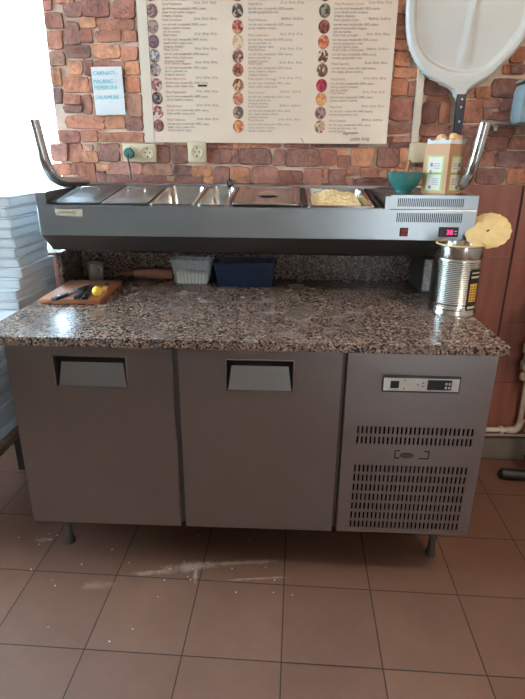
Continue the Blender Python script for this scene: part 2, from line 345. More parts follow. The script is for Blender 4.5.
pal = [srgb(168,106,82), srgb(178,112,84), srgb(150,92,76), srgb(140,92,80), srgb(186,124,92), srgb(158,104,90), srgb(128,86,76), srgb(172,122,100)]
rs = random.Random(11)
for (x0, z0, x1, z1) in allst:
    cx, cz, hx, hz = (x0+x1)/2, (z0+z1)/2, (x1-x0)/2+.0034, (z1-z0)/2+.0030
    n = 28; dep = rs.uniform(.007, .013); pw = rs.uniform(5, 12); ph = [rs.uniform(0, 6.3) for _ in range(4)]; rings = []
    tl_, tr_ = rs.uniform(-.06, .06), rs.uniform(-.06, .06)
    for k, (s_, d_) in enumerate(((1.0, -.001), (.985, dep*.7), (.945, dep*.96), (.62, dep), (.25, dep*1.05))):
        ring = []
        for i in range(n):
            a = 2*PI*i/n+.1; c_, s2 = math.cos(a), math.sin(a); q = (abs(c_)**pw+abs(s2)**pw)**(-1/pw)
            wob = 1+.030*math.sin(3*a+ph[0])+.022*math.sin(5*a+ph[1])+.014*math.sin(9*a+ph[2])
            if s_ < .9: wob = 1+(wob-1)*s_
            u, v = c_*q*wob, s2*q*wob
            if s_ < .5: q = 1+(q-1)*.5
            ex = min(hx, hz*1.0); rx = hx-(1-s_)*ex; rz_ = hz-(1-s_)*ex if s_ > .9 else hz*s_
            if s_ <= .9: rx = hx*s_
            ring.append(sb.bm.verts.new((cx+u*rx+v*tl_*hz, YW-d_-(.0022*tl_*16*u+.0022*tr_*16*v if d_ > 0 else 0), cz+v*rz_+u*tr_*hz)))
        rings.append(ring)
    base = pal[rs.randrange(len(pal))]; kk = rs.uniform(.88, 1.42); col = tuple(min(1, c*kk*w_) for c, w_ in zip(base[:3], (.94, 1.0, .98)))+(1,)
    fs = [sb.bm.faces.new(rings[-1])]
    for A, B in zip(rings, rings[1:]):
        for i in range(n): fs.append(sb.bm.faces.new((A[i], A[(i+1) % n], B[(i+1) % n], B[i])))
    for f_ in fs:
        for l in f_.loops: l[layer] = col
struct(sb.build('stone_cladding', M['stone'], wb, smooth=True))
# baseboard
struct(MB().box(WX1-1.75, YW-.026, 0, XR, YW-.009, .115).build('baseboard_back', M['base'], bevel=.003))
# other walls, with the openings that let the daylight in
w = MB()   # left wall: an unseen window added to throw bluish light on the stones
LY0, LY1, LZ0, LZ1 = -.95, .78, 1.0, 2.40
for a in ((YF, 0, LY0, ZC), (LY1, 0, YW, ZC), (LY0, 0, LY1, LZ0), (LY0, LZ1, LY1, ZC)): w.box(XL-.2, a[0], a[1], XL, a[2], a[3])
struct(w.build('wall_left', M['plaster']))
w = MB()   # front wall behind the camera: a glazed shop door on the right
FX0, FX1, FZ0, FZ1 = 1.75, 2.65, .08, 2.2
for a in ((XL-.2, 0, FX0, ZC), (FX1, 0, XR+.2, ZC), (FX0, 0, FX1, FZ0), (FX0, FZ1, FX1, ZC)): w.box(a[0], YF-.2, a[1], a[2], YF, a[3])
struct(w.build('wall_front', M['plaster']))
struct(MB().box(XR, YF, 0, XR+.2, YW, ZC).build('wall_right', M['plaster']))
def window(n, x0, x1, z0, z1, y, axis='y'):
    def B(mb, a0, b0, c0, a1, b1, c1):
        if axis == 'y': mb.box(a0, b0, c0, a1, b1, c1)
        else: mb.box(b0, a0, c0, b1, a1, c1)
    r = thing('window_%d' % n, '', '', loc=((x0+x1)/2, y, z0) if axis == 'y' else (y, (x0+x1)/2, z0))
    del r['label'], r['category']; r['kind'] = 'structure'
    fr = MB(); t = .05
    B(fr, x0, y, z0, x0+t, y+.06, z1); B(fr, x1-t, y, z0, x1, y+.06, z1); B(fr, x0+t, y, z0, x1-t, y+.06, z0+t); B(fr, x0+t, y, z1-t, x1-t, y+.06, z1)
    B(fr, (x0+x1)/2-.03, y, z0+t, (x0+x1)/2+.03, y+.06, z1-t)
    bw(fr, 'window_frame', M['whitepl'], r, bevel=.004)
    m = (x0+x1)/2
    for a, b in ((x0+t, m-.03), (m+.03, x1-t)):
        gl = MB(); B(gl, a, y+.025, z0+t, b, y+.031, z1-t); bw(gl, 'pane', M['windowglass'], r)
    return r
w1 = window(1, WX0, WX1, WZ0, WZ1, YW+.13)
bw(MB().box(WX0, YW-.03, WZ0, WX1, YW+.13, WZ0+.022), 'window_sill', M['whitepl'], w1, bevel=.004)
window(2, LY0, LY1, LZ0, LZ1, XL-.15, 'x')  # added out of view, to light the left stones bluish
window(3, FX0, FX1, FZ0, FZ1, YF-.15)

# ============================================================ REFRIGERATED COUNTER
W = 1.48; ZB, ZT, ZG = .226, .88, .91
cab = thing('refrigerated_counter', 'long stainless steel refrigerated counter with two doors and a louvred end panel', 'refrigerated counter', (W/2, .35, 0))
b = MB().box(.006, .022, ZB, W-.006, .80, ZT-.002)
bw(b, 'body', M['steel_dk'], cab, bevel=.002)
def door(x0, x1, hx0, hx1):
    hz0, hz1 = .738, .840; y0, y1 = 0, .022; zt = ZT-.004
    d = MB()
    X = [x0, hx0, hx1, x1]; Z = [ZB, hz0, hz1, zt]
    V = {}
    def v(x, y, z):
        k = (round(x, 5), round(y, 5), round(z, 5))
        if k not in V: V[k] = d.bm.verts.new(k)
        return V[k]
    for i in range(3):
        for j in range(3):
            if i == 1 and j == 1: continue
            d.bm.faces.new([v(X[i], y0, Z[j]), v(X[i+1], y0, Z[j]), v(X[i+1], y0, Z[j+1]), v(X[i], y0, Z[j+1])])
    ring = [(x0, ZB), (hx0, ZB), (hx1, ZB), (x1, ZB), (x1, hz0), (x1, hz1), (x1, zt), (hx1, zt), (hx0, zt), (x0, zt), (x0, hz1), (x0, hz0)]
    for i in range(len(ring)):
        a, c = ring[i], ring[(i+1) % len(ring)]
        d.bm.faces.new([v(a[0], y0, a[1]), v(c[0], y0, c[1]), v(c[0], y1, c[1]), v(a[0], y1, a[1])])
    o = bw(d, 'door', M['steel'], cab)
    # recessed grip
    r = MB(); ix0, ix1, iz0, iz1 = hx0+.014, hx1-.014, hz0+.002, hz1-.026
    P = lambda x, y, z: (x, y, z)
    F = [(hx0, hz0), (hx1, hz0), (hx1, hz1), (hx0, hz1)]; I = [(hx0+.004, .010, hz0+.001), (hx1-.004, .010, hz0+.001), (ix1, .019, iz1), (ix0, .019, iz1)]
    I = [(ix0-.010, .006, iz0), (ix1+.010, .006, iz0), (ix1, .0205, iz1), (ix0, .0205, iz1)]
    r.poly([I[0], I[1], I[2], I[3]])
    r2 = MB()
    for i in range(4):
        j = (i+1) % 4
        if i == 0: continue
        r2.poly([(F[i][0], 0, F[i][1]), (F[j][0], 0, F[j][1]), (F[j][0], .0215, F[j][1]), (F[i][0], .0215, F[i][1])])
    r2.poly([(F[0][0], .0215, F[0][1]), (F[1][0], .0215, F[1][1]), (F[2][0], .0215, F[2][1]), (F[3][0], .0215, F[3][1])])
    r.poly([(F[0][0], 0, F[0][1]), (F[1][0], 0, F[1][1]), I[1], I[0]])
    h = bw(r, 'handle', M['steel'], o); bw(r2, 'grip_shadow_gap', M['void'], o)  # pocket walls and back coloured near black for the shade under the lip
    lip = MB().box(hx0-.003, -.0015, hz1, hx1+.003, .0005, hz1+.003); lip.box(hx0-.003, -.0015, hz0, hx0, .0005, hz1); lip.box(hx1, -.0015, hz0, hx1+.003, .0005, hz1)
    bw(lip, 'handle_rim', M['steel_br'], o)
    return o
door(.002, .512, .149, .369); door(.530, 1.024, .676, .878)
# louvred compressor panel with real slots
p0, p1 = 1.040, W-.001
cols = 27; sx0, sx1 = 1.080, 1.446; pitch = (sx1-sx0)/cols; sw = pitch*.46
xe = [p0]
for i in range(cols): xe += [sx0+i*pitch+(pitch-sw)/2, sx0+i*pitch+(pitch+sw)/2]
xe.append(p1)
rows = [(.602, .628), (.566, .592)] + [(.463-.0362*i, .489-.0362*i) for i in range(7)]
rows.sort(); ze = [ZB]
for a, c in rows: ze += [a, c]
ze.append(ZT-.004)
pm = MB(); V = {}
def pv(x, y, z):
    k = (round(x, 5), round(y, 5), round(z, 5))
    if k not in V: V[k] = pm.bm.verts.new(k)
    return V[k]
for i in range(len(xe)-1):
    for j in range(len(ze)-1):
        x0, x1, z0, z1 = xe[i], xe[i+1], ze[j], ze[j+1]
        if i % 2 == 1 and j % 2 == 1:
            for (a, c) in (((x0, z0), (x1, z0)), ((x1, z0), (x1, z1)), ((x1, z1), (x0, z1)), ((x0, z1), (x0, z0))):
                pm.bm.faces.new([pv(a[0], 0, a[1]), pv(c[0], 0, c[1]), pv(c[0], .004, c[1]), pv(a[0], .004, a[1])])
        else: pm.bm.faces.new([pv(x0, 0, z0), pv(x1, 0, z0), pv(x1, 0, z1), pv(x0, 0, z1)])
for (a, c) in (((p0, ZB), (p1, ZB)), ((p1, ZB), (p1, ZT-.004)), ((p1, ZT-.004), (p0, ZT-.004)), ((p0, ZT-.004), (p0, ZB))):
    pm.poly([(a[0], 0, a[1]), (c[0], 0, c[1]), (c[0], .021, c[1]), (a[0], .021, a[1])])
pan = bw(pm, 'louvred_panel', M['steel'], cab)
bw(MB().box(sx0-.01, .012, .24, sx1+.01, .0215, .635), 'panel_backing', M['void'], pan)
cp = bw(MB().box(1.147, -.006, .749, 1.378, .0, .803), 'control_panel', M['darkmetal'], cab, bevel=.0015)
bw(MB().box(1.150, -.0075, .755, 1.374, -.0055, .796), 'face_plate', mat('grey_face_plate', srgb(190,188,182), .4), cp)
bw(MB().box(1.170, -.011, .764, 1.196, -.007, .788), 'rocker_switch', M['black'], cp, bevel=.002)
dc = bw(MB().box(1.280, -.010, .760, 1.352, -.007, .793), 'digital_controller', M['black'], cp, bevel=.002)
mk = MB()
for x, z_ in ((1.335, .781), (1.345, .781), (1.335, .769), (1.345, .769)): mk.box(x-.003, -.0108, z_-.0035, x+.003, -.0098, z_+.0035)
bw(mk, 'button', M['silverlabel'], dc)
for x, z_ in ((1.212, .789), (1.212, .762), (1.252, .776), (1.267, .782), (1.267, .771)): bw(MB().box(x-.0025, -.0082, z_-.0015, x+.0025, -.0074, z_+.0015), 'printed_symbol', M['inkdk'], cp)
# catch with two brackets under the upper louvres
ct = MB(); ct2 = MB()
ct.tube([(1.222, -.002, .545), (1.208, -.002, .545), (1.208, -.002, .518), (1.222, -.002, .518)], .0016, 6, 1)
ct2.tube([(1.300, -.002, .545), (1.314, -.002, .545), (1.314, -.002, .518), (1.285, -.002, .518)], .0016, 6, 1)
bw(ct, 'catch_bracket', M['darkmetal'], pan); bw(ct2, 'catch_bracket', M['darkmetal'], pan)
q = MB(); q.lathe([(.022, -.0022), (.022, .0002)], 0, 0, 20, ax='y')
for v_ in q.bm.verts: v_.co.z *= .42
for v_ in q.bm.verts: v_.co += Vector((1.246, 0, .527))
bw(q, 'catch_plate', M['steel_dk'], pan)
for x, y in ((.036, .168), (1.425, .164), (.036, .72), (1.425, .72)):
    l = MB().lathe([(.017, .09), (.017, .222)], x, y, 16)
    l.box(x-.03, y-.03, .218, x+.03, y+.03, .226)
    lg = bw(l, 'leg', M['steel_dk'], cab, smooth=True)
    bw(MB().lathe([(.019, 0), (.021, .006), (.014, .03), (.013, .095)], x, y, 16), 'foot', M['steel_dk'], lg, smooth=True)
# granite worktop with upstand
wt = thing('granite_worktop', 'speckled brown granite worktop with polished front edge on the steel counter', 'worktop', (W/2, .33, ZT))
bw(MB().box(-.066, -.029, ZT, W+.016, .828, ZG, .0025), 'slab', M['granite'], wt)
bw(MB().box(-.044, .802, ZG, 1.39, .827, 1.020, .002), 'upstand', M['granite'], wt)

bw(MB().box(-.066, .60, ZG, -.046, .827, 1.050, .002), 'side_upstand', M['granite'], wt)
ss = bw(MB().box(1.392, .60, ZG, 1.442, .827, 1.048, .002), 'side_post', M['steel_dk'], wt)
sl = bw(MB().box(1.397, .5985, .920, 1.425, .5999, 1.042), 'rating_label', M['silverlabel'], ss)
# ============================================================ TOPPING DISPLAY on the worktop
dsp = thing('topping_display_cooler', 'stainless steel countertop topping cooler with slatted vents, standing behind the granite worktop', 'topping cooler', (W/2, .52, ZG))
DX0, DX1, DY0, DY1 = -.012, 1.478, .34, .715
zf = lambda y: 1.257+(y-DY0)*(.043/.36)       # sloping pan deck
front = MB().box(DX0, DY0, 1.157, DX1, DY0+.018, 1.2555, .002)
fp = bw(front, 'front_panel', M['steel_h'], dsp)
# underside: sloping steel shell
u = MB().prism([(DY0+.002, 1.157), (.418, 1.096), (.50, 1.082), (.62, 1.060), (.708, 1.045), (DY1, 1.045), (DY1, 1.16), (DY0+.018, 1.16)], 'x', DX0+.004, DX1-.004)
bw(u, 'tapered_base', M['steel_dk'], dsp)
bw(MB().box(DX0+.002, DY1-.018, 1.16, DX1-.002, DY1, 1.312, .002), 'back_panel', M['steel_h'], dsp)
for x0, x1 in ((DX0, DX0+.034), (1.172, 1.190)):
    e = MB().prism([(DY0+.001, 1.158), (DY1-.002, 1.158), (DY1-.002, 1.302), (DY0+.03 if x0 < 1 else DY0+.03, 1.299), (DY0+.001, 1.296 if x0 < 1 else 1.296)], 'x', x0, x1)
    bw(e, 'end_panel', M['steel_h'], dsp)
# deck rails between the pans
dk = MB()
def slab(mb, x0, x1, y0, y1, t=.003, lift=0.0):
    mb.prism([(y0, zf(y0)-t+lift), (y1, zf(y1)-t+lift), (y1, zf(y1)+lift), (y0, zf(y0)+lift)], 'x', x0, x1)
slab(dk, DX0+.034, 1.172, DY0+.001, DY0+.016); slab(dk, DX0+.034, 1.172, .690, DY1-.018)
for x0, x1 in ((.204, .208), (.368, .372), (.533, .537), (.651, .657), (.893, .897)): slab(dk, x0, x1, DY0+.016, .690)
dk.box(DX0+.034, DY0+.018, 1.158, 1.172, DY1-.018, 1.162)
bw(dk, 'pan_rails', M['steel_h'], dsp)
bw(MB().box(DX0+.036, DY0+.0185, 1.1625, 1.170, DY1-.0185, 1.165), 'well_floor', M['steel_dk'], dsp)
# raised compressor housing on the right: vertical front with slatted vent
hs = MB(); ncol = 34; gx0, gx1 = 1.212, 1.432; pt = (gx1-gx0)/ncol; V = {}
def slotted(mb, x0, x1, z0, z1, gz0, gz1, yfun, gx0=gx0, gx1=gx1, n=ncol):
    pt = (gx1-gx0)/n; xs_ = [x0]
    for i in range(n): xs_ += [gx0+i*pt+pt*.25, gx0+i*pt+pt*.75]
    xs_.append(x1); zs_ = [z0, gz0, gz1, z1]
    for i in range(len(xs_)-1):
        for j in range(3):
            a, c, e_, g_ = xs_[i], xs_[i+1], zs_[j], zs_[j+1]
            if i % 2 == 1 and j == 1:
                for (p, q_) in (((a, e_), (c, e_)), ((c, e_), (c, g_)), ((c, g_), (a, g_)), ((a, g_), (a, e_))):
                    mb.poly([(p[0], yfun(p[1]), p[1]), (q_[0], yfun(q_[1]), q_[1]), (q_[0], yfun(q_[1])+.003, q_[1]), (p[0], yfun(p[1])+.003, p[1])])
            else: mb.poly([(a, yfun(e_), e_), (c, yfun(e_), e_), (c, yfun(g_), g_), (a, yfun(g_), g_)])
slotted(hs, 1.190, DX1, 1.2575, 1.2985, 1.265, 1.291, lambda z: DY0+.002)
hs.box(1.190, DY0+.002, 1.2985, DX1, DY1-.018, 1.301)
hs.box(DX1-.003, DY0+.003, 1.16, DX1, DY1-.018, 1.2985)
bw(hs, 'compressor_housing', M['steel_h'], dsp)
bw(MB().box(1.195, DY0+.0185, 1.17, DX1-.006, DY0+.0215, 1.296), 'vent_backing', M['void'], dsp)
# lower vent let into the front panel: dark bars
lv = MB()
for i in range(ncol): lv.box(gx0+i*pt+pt*.25, DY0-.0006, 1.216, gx0+i*pt+pt*.75, DY0+.0004, 1.245)
o = bw(lv, 'lower_vent', M['grille'], fp)
sw_ = bw(MB().box(1.228, DY0-.004, 1.170, 1.256, DY0+.0, 1.198), 'rocker_switch', M['black'], dsp, bevel=.002)
bw(MB().box(1.2325, DY0-.0055, 1.185, 1.2515, DY0-.0035, 1.194).box(1.2325, DY0-.0055, 1.173, 1.2515, DY0-.0035, 1.1815), 'red_lit_rocker', M['redglow'], sw_)
dg_ = bw(MB().box(1.358, DY0-.006, 1.170, 1.424, DY0+.0, 1.202), 'digital_controller', M['black'], dsp, bevel=.002)
text('red_digits', '38', .022, M['redled'], dg_, (1.383-W/2, DY0-.0065-.52, 1.178-ZG), sx=1.0)
mk = MB().box(1.409, DY0-.0066, 1.188, 1.419, DY0-.0058, 1.190).box(1.409, DY0-.0066, 1.179, 1.419, DY0-.0058, 1.181)
bw(mk, 'button', M['silverlabel'], dg_)
st = bw(MB().box(.050, DY0-.0008, 1.222, .144, DY0+.0002, 1.244), 'faded_sticker', M['stick'], fp)
text('faded_print', 'REFRIGERARE', .011, M['ink'], st, (.056-W/2, DY0-.001-.52, 1.229-ZG))
for s_ in (0, 1):
    X = (lambda x: x) if s_ == 0 else (lambda x: W-.026-x+.02)
    tb = MB().tube([(X(.040), .690, 1.319), (X(.032), .58, 1.320), (X(.024), .485, 1.325), (X(.017), .435, 1.343), (X(.010), .408, 1.385), (X(.003), .398, 1.44), (X(-.006), .392, 1.520)], .0185, 18)
    t_ = bw(tb, 'glass_support_tube', M['tube'], dsp, smooth=True)
    bw(MB().lathe([(.018, 1.296), (.018, 1.306)], X(.041), .682, 16), 'tube_flange', M['tube'], t_, smooth=True)

# pans: rim plus basin, resting on the rails
def pan_mesh(wd, dp, h, rim=.012, t=.0015):
    m = MB(); bm = m.bm
    def rr(w_, d_, z_, r_, n=5):
        pts = []
        for cx_, cy_, a0 in ((w_/2-r_, d_/2-r_, 0), (-w_/2+r_, d_/2-r_, PI/2), (-w_/2+r_, -d_/2+r_, PI), (w_/2-r_, -d_/2+r_, 1.5*PI)):
            for k in range(n): a = a0+PI/2*k/(n-1); pts.append(bm.verts.new((cx_+r_*math.cos(a), cy_+r_*math.sin(a), z_)))
        return pts
    R = [rr(wd, dp, -.002, .012), rr(wd, dp, .002, .012), rr(wd-2*rim, dp-2*rim, .002, .022), rr(wd-2*rim-.004, dp-2*rim-.004, -.004, .022), rr(wd-2*rim-.016, dp-2*rim-.016, -h+.012, .024), rr(wd-2*rim-.036, dp-2*rim-.036, -h, .02)]
    for A, B in zip(R, R[1:]):
        for i in range(len(A)): bm.faces.new((A[i], A[(i+1) % len(A)], B[(i+1) % len(A)], B[i]))
    bm.faces.new(R[-1]); return m
SL = math.atan(.043/.36); YC = (DY0+.005+.702)/2
def pan(x0, x1, h, label):
    o = pan_mesh(x1-x0, .350, h).build('food_pan', M['steel_br'], smooth=True, loc=((x0+x1)/2, YC, zf(YC)+.003), rot=(SL, 0, 0))
    return tag(o, label, 'food pan', 'steel pans in the topping cooler')
pan(.374, .531, .075, 'empty steel food pan beside the flat lid, left of the narrow pan')
np_ = pan(.539, .649, .075, 'narrow empty steel food pan with a ladle handle in it, left of the dimpled lid')
cpan = pan(.915, 1.140, .06, 'large steel food pan full of grated cheese')
# heap of cheese
random.seed(3)
ch = MB(); N = 26
zc0 = zf(YC)-.035
vs = {}
cx0, cx1, cy0, cy1 = .938, 1.117, DY0+.032, .675
for i in range(N+1):
    for j in range(N+1):
        u, v = i/N, j/N; x = cx0+(cx1-cx0)*u; y = cy0+(cy1-cy0)*v
        e = min(1, 4*min(u, 1-u), 4*min(v, 1-v))
        z_ = zf(y)-.024+e*(.026+.010*math.sin(3*PI*u+1)*math.sin(2.3*PI*v+.4)+random.uniform(0, .007))
        vs[i, j] = ch.bm.verts.new((x, y, z_))
for i in range(N):
    for j in range(N): ch.bm.faces.new((vs[i, j], vs[i+1, j], vs[i+1, j+1], vs[i, j+1]))
for k in range(420):
    u, v = random.uniform(.08, .92), random.uniform(.05, .95); x = cx0+(cx1-cx0)*u; y = cy0+(cy1-cy0)*v
    e = min(1, 4*min(u, 1-u), 4*min(v, 1-v)); z_ = zf(y)-.024+e*(.028+.010*math.sin(3*PI*u+1)*math.sin(2.3*PI*v+.4))+.004
    a = random.uniform(0, PI); l = random.uniform(.006, .013); dz = random.uniform(-.003, .003)
    ch.tube([(x-math.cos(a)*l, y-math.sin(a)*l, z_-dz), (x+math.cos(a)*l, y+math.sin(a)*l, z_+dz)], .0014, 4, 1)
co = ch.build('grated_cheese', M['cheese']); tag(co, 'pale yellow grated cheese heaped in the large steel pan', 'cheese'); co['kind'] = 'stuff'
# lids
def lid(x0, x1, label, mt, deep=.0, yaw=0, lift=.0):
    r = thing('pan_lid', label, 'pan lid', ((x0+x1)/2, YC, zf(YC)+.003+lift), (SL, 0, yaw), 'steel lids on the topping cooler')
    wd, dp = x1-x0, .350; m = MB(); bm = m.bm
    def rr(w_, d_, z_, r_, n=5):
        pts = []
        for cx_, cy_, a0 in ((w_/2-r_, d_/2-r_, 0), (-w_/2+r_, d_/2-r_, PI/2), (-w_/2+r_, -d_/2+r_, PI), (w_/2-r_, -d_/2+r_, 1.5*PI)):
            for k in range(n): a = a0+PI/2*k/(n-1); pts.append(bm.verts.new((cx_+r_*math.cos(a), cy_+r_*math.sin(a), z_)))
        return pts
    prof = [(0, 0, .010), (0, .004, .010), (.024, .005, .012), (.034, .010 if not deep else -.004, .015), (.06, .011 if not deep else -.006, .018)]
    R = [rr(wd-2*a*.9, dp-2*a, z_, q_) for a, z_, q_ in prof]
    bm.faces.new(R[0][::-1])
    for A, B in zip(R, R[1:]):
        for i in range(len(A)): bm.faces.new((A[i], A[(i+1) % len(A)], B[(i+1) % len(A)], B[i]))
    bm.faces.new(R[-1]); m.build('lid_plate', mt, r, smooth=True)
    return r
l1 = lid(.024, .203, 'dull grey steel pan lid at the far left end of the topping cooler', M['steel_dk'])
l2 = lid(.209, .367, 'flat pale steel pan lid, second from the left end of the topping cooler', M['steel_h'])
for l_ in (l1, l2):
    MB().tube([(-.03, 0, .008), (-.03, 0, .022), (.03, 0, .022), (.03, 0, .008)], .003, 8, 2).build('lid_handle', M['steel_br'], l_, smooth=True)
l3 = lid(.660, .892, 'wide bright steel pan lid with a dimpled recess in its middle', M['steel_br'], deep=1, yaw=-.02, lift=.003)
d = MB(); d.lathe([(.001, -.001), (.012, -.001), (.024, .003), (.034, .0065), (.036, .005)], 0, 0, 24, cap=True)
d.build('grip_dimple', M['steel_br'], l3, smooth=True)
# ladle standing in the narrow pan
ld = thing('ladle', 'small steel ladle with black ringed handle end in the narrow pan', 'ladle', (.625, .60, 1.212))
MB().tube([(0, 0, .012), (.003, .012, .05), (.0, .020, .085), (.0, .014, .102)], .0055, 10, 3).build('handle', M['tube'], ld, smooth=True)
r = MB(); r.tube([(.011*math.cos(a), .014+.002*math.sin(a), .109+.011*math.sin(a)) for a in [2*PI*i/16 for i in range(17)]], .004, 8, 1); r.build('hanging_ring', M['black'], ld, smooth=True)
MB().lathe([(.003, 0), (.018, .003), (.022, .018), (.020, .018), (.016, .006), (.002, .003)], 0, 0, 18, cap=True).build('bowl', M['steel_br'], ld, smooth=True)
# black strips painted as the shade in the gaps beside the cheese
for x, y1_, lab in ((.906, .69, 'black rubber strip between the dimpled lid and the cheese pan'), (1.156, .69, 'black rubber strip between the cheese pan and the vented housing')):
    s = MB(); s.prism([(DY0+.02, zf(DY0+.02)-.004), (y1_, zf(y1_)-.004), (y1_, zf(y1_)+.004), (DY0+.02, zf(DY0+.02)+.004)], 'x', x-.007, x+.010)
    so = s.build('rubber_strip', M['black'], bevel=.001); tag(so, lab, 'strip')

DISPLAY_SET = [dsp, np_, cpan, co, l1, l2, l3, ld]+[o for o in C.objects if o.name.startswith(('rubber_strip',)) or o.name == 'food_pan']
# ============================================================ ON THE WORKTOP
# tin can
cn = thing('tin_can', 'large ribbed tin can with its round lid bent up, beside the display cooler', 'tin can', (1.440, .348, ZG))
R0 = .0775; H = .236; prof = [(.0, .004), (R0-.006, .004), (R0-.003, .0), (R0+.002, .001), (R0+.002, .005), (R0, .008), (R0, .020)]
z_ = .020
for gz in (.024, .030): prof += [(R0, gz), (R0-.002, gz+.003)]
z_ = .040
while z_ < .178: prof += [(R0, z_), (R0-.0022, z_+.0028), (R0, z_+.0056)]; z_ += .0062
prof += [(R0, .186), (R0-.002, .190), (R0, .194), (R0, H-.006), (R0+.002, H-.004), (R0+.002, H), (R0-.002, H), (R0-.003, H-.004), (R0-.003, .03), (0.0, .03)]
m = MB(); m.lathe([(max(r_, .0005), z) for r_, z in prof], 0, 0, 64, cap=True); m.build('can_body', M['tin'], cn, smooth=True)
MB().lathe([(R0+.0026, H-.003), (R0+.0026, H+.0006), (R0-.0022, H+.0006), (R0-.0022, H-.003)], 0, 0, 64, cap=False).build('can_rim', M['lacquer'], cn, smooth=True)
def wrap(mb, a0, a1, z0, z1, r_=R0+.0012, n=10):
    P0 = [(r_*math.cos(a0+(a1-a0)*i/n), r_*math.sin(a0+(a1-a0)*i/n)) for i in range(n+1)]
    for i in range(n): mb.poly([(*P0[i], z0), (*P0[i+1], z0), (*P0[i+1], z1), (*P0[i], z1)])
m = MB(); wrap(m, -1.28, -.72, .020, .160); lb = m.build('can_label', M['inkdk'], cn)
m = MB(); wrap(m, -1.24, -.84, .050, .112, R0+.0016); m.build('yellow_label_panel', M['yellow'], lb)
m = MB()
for i in range(6): wrap(m, -1.20, -1.10, .054+i*.009, .058+i*.009, R0+.002, 3); wrap(m, -1.04, -.92, .054+i*.009, .058+i*.009, R0+.002, 3)
m.build('label_print', M['redink'], lb)
for z0_, z1_ in ((.131, .137), (.146, .150), (.026, .034)): m = MB(); wrap(m, -1.24, -.78, z0_, z1_, R0+.0016); m.build('pale_label_line', M['label'], lb)
# bent lid: wavy disc
lm = MB(); n = 72; rings = []
for rr_ in (0, .3, .6, .85, 1):
    ring = []
    for i in range(n if rr_ else 1):
        a = 2*PI*i/n; wv = 1+(.018*math.sin(17*a)+.012*math.sin(29*a+1) if rr_ == 1 else 0)
        ring.append(((.0735*rr_*wv)*math.cos(a), (.0735*rr_*wv)*math.sin(a), .003*math.sin(2*a)*rr_*rr_+.0004*math.sin(9*a)*rr_))
    rings.append(ring)
for dz in (0, -.0006):
    A = [[lm.bm.verts.new((p[0], p[1], p[2]+dz)) for p in ring] for ring in rings]
    for i in range(n): lm.bm.faces.new((A[0][0], A[1][i], A[1][(i+1) % n]))
    for Ra, Rb in zip(A[1:], A[2:]):
        for i in range(n): lm.bm.faces.new((Ra[i], Rb[i], Rb[(i+1) % n], Ra[(i+1) % n]))
av = Vector((.86, .10, .50)).normalized()         # long axis in the picture
nv = Vector((-.16, -.64, .76)); nv = (nv-av*nv.dot(av)).normalized(); bv = nv.cross(av)
lo = lm.build('can_lid', M['lacquer'], cn)
mw = Matrix((av, bv, nv)).transposed().to_4x4(); mw.translation = Vector((1.540, .390, 1.182))-Vector((1.440, .348, ZG))
lo.matrix_local = mw
mk = MB().lathe([(.0005, .0022), (.0055, .0030), (.0055, .0012)], 0, 0, 12, cap=False)
for v_ in mk.bm.verts: v_.co.y *= .55
mk.build('puncture_mark', M['inkdk'], lo)

# clear tub and navy tub
def tub(name, label, loc, w0, d0, w1, d1, h, mt, cat, t=.003, yaw=0, ribs=0):
    r = thing(name, label, cat, loc, (0, 0, yaw))
    m = MB(); bm = m.bm
    def rr(w_, d_, z_, r_, n=5):
        pts = []
        for cx_, cy_, a0 in ((w_/2-r_, d_/2-r_, 0), (-w_/2+r_, d_/2-r_, PI/2), (-w_/2+r_, -d_/2+r_, PI), (w_/2-r_, -d_/2+r_, 1.5*PI)):
            for k in range(n): a = a0+PI/2*k/(n-1); pts.append(bm.verts.new((cx_+r_*math.cos(a), cy_+r_*math.sin(a), z_)))
        return pts
    R = [rr(w0, d0, 0, .012), rr(w1-.004, d1-.004, h-.012, .014), rr(w1+.010, d1+.010, h-.011, .018), rr(w1+.010, d1+.010, h, .018), rr(w1-.006, d1-.006, h, .014), rr(w1-.010, d1-.010, h-.010, .013), rr(w0-2*t, d0-2*t, t, .010)]
    bm.faces.new(R[0][::-1])
    for A, B in zip(R, R[1:]):
        for i in range(len(A)): bm.faces.new((A[i], A[(i+1) % len(A)], B[(i+1) % len(A)], B[i]))
    bm.faces.new(R[-1])
    for i in range(ribs):
        x = -w0/2+.014+i*(w0-.028)/(ribs-1); k = (w1/w0)
        m.tube([(x, -d0/2-.0005, .006), (x*k, -d1/2+.0005, h-.014)], .0016, 6, 1)
    m.build('tub_wall', mt, r, smooth=True)
    return r
ct_ = tub('clear_tub', 'clear ribbed plastic tub holding pale filling, between rolling pin and navy tub', (.463, .702, ZG), .138, .074, .172, .090, .104, M['clear'], 'plastic tub', ribs=9)
mm = MB().box(-.063, -.032, .004, .063, .032, .052, .006)
for v_ in mm.bm.verts:
    if v_.co.z > .03: v_.co.z += .004*math.sin(v_.co.x*90)
fl = mm.build('dough_filling', M['flour'], loc=(.463, .702, ZG)); tag(fl, 'pale dough filling in the bottom of the clear plastic tub', 'dough')
tub('navy_tub', 'navy blue rectangular plastic tub against the granite upstand', (.686, .700, ZG), .222, .108, .252, .126, .100, M['navy'], 'plastic tub', ribs=0)
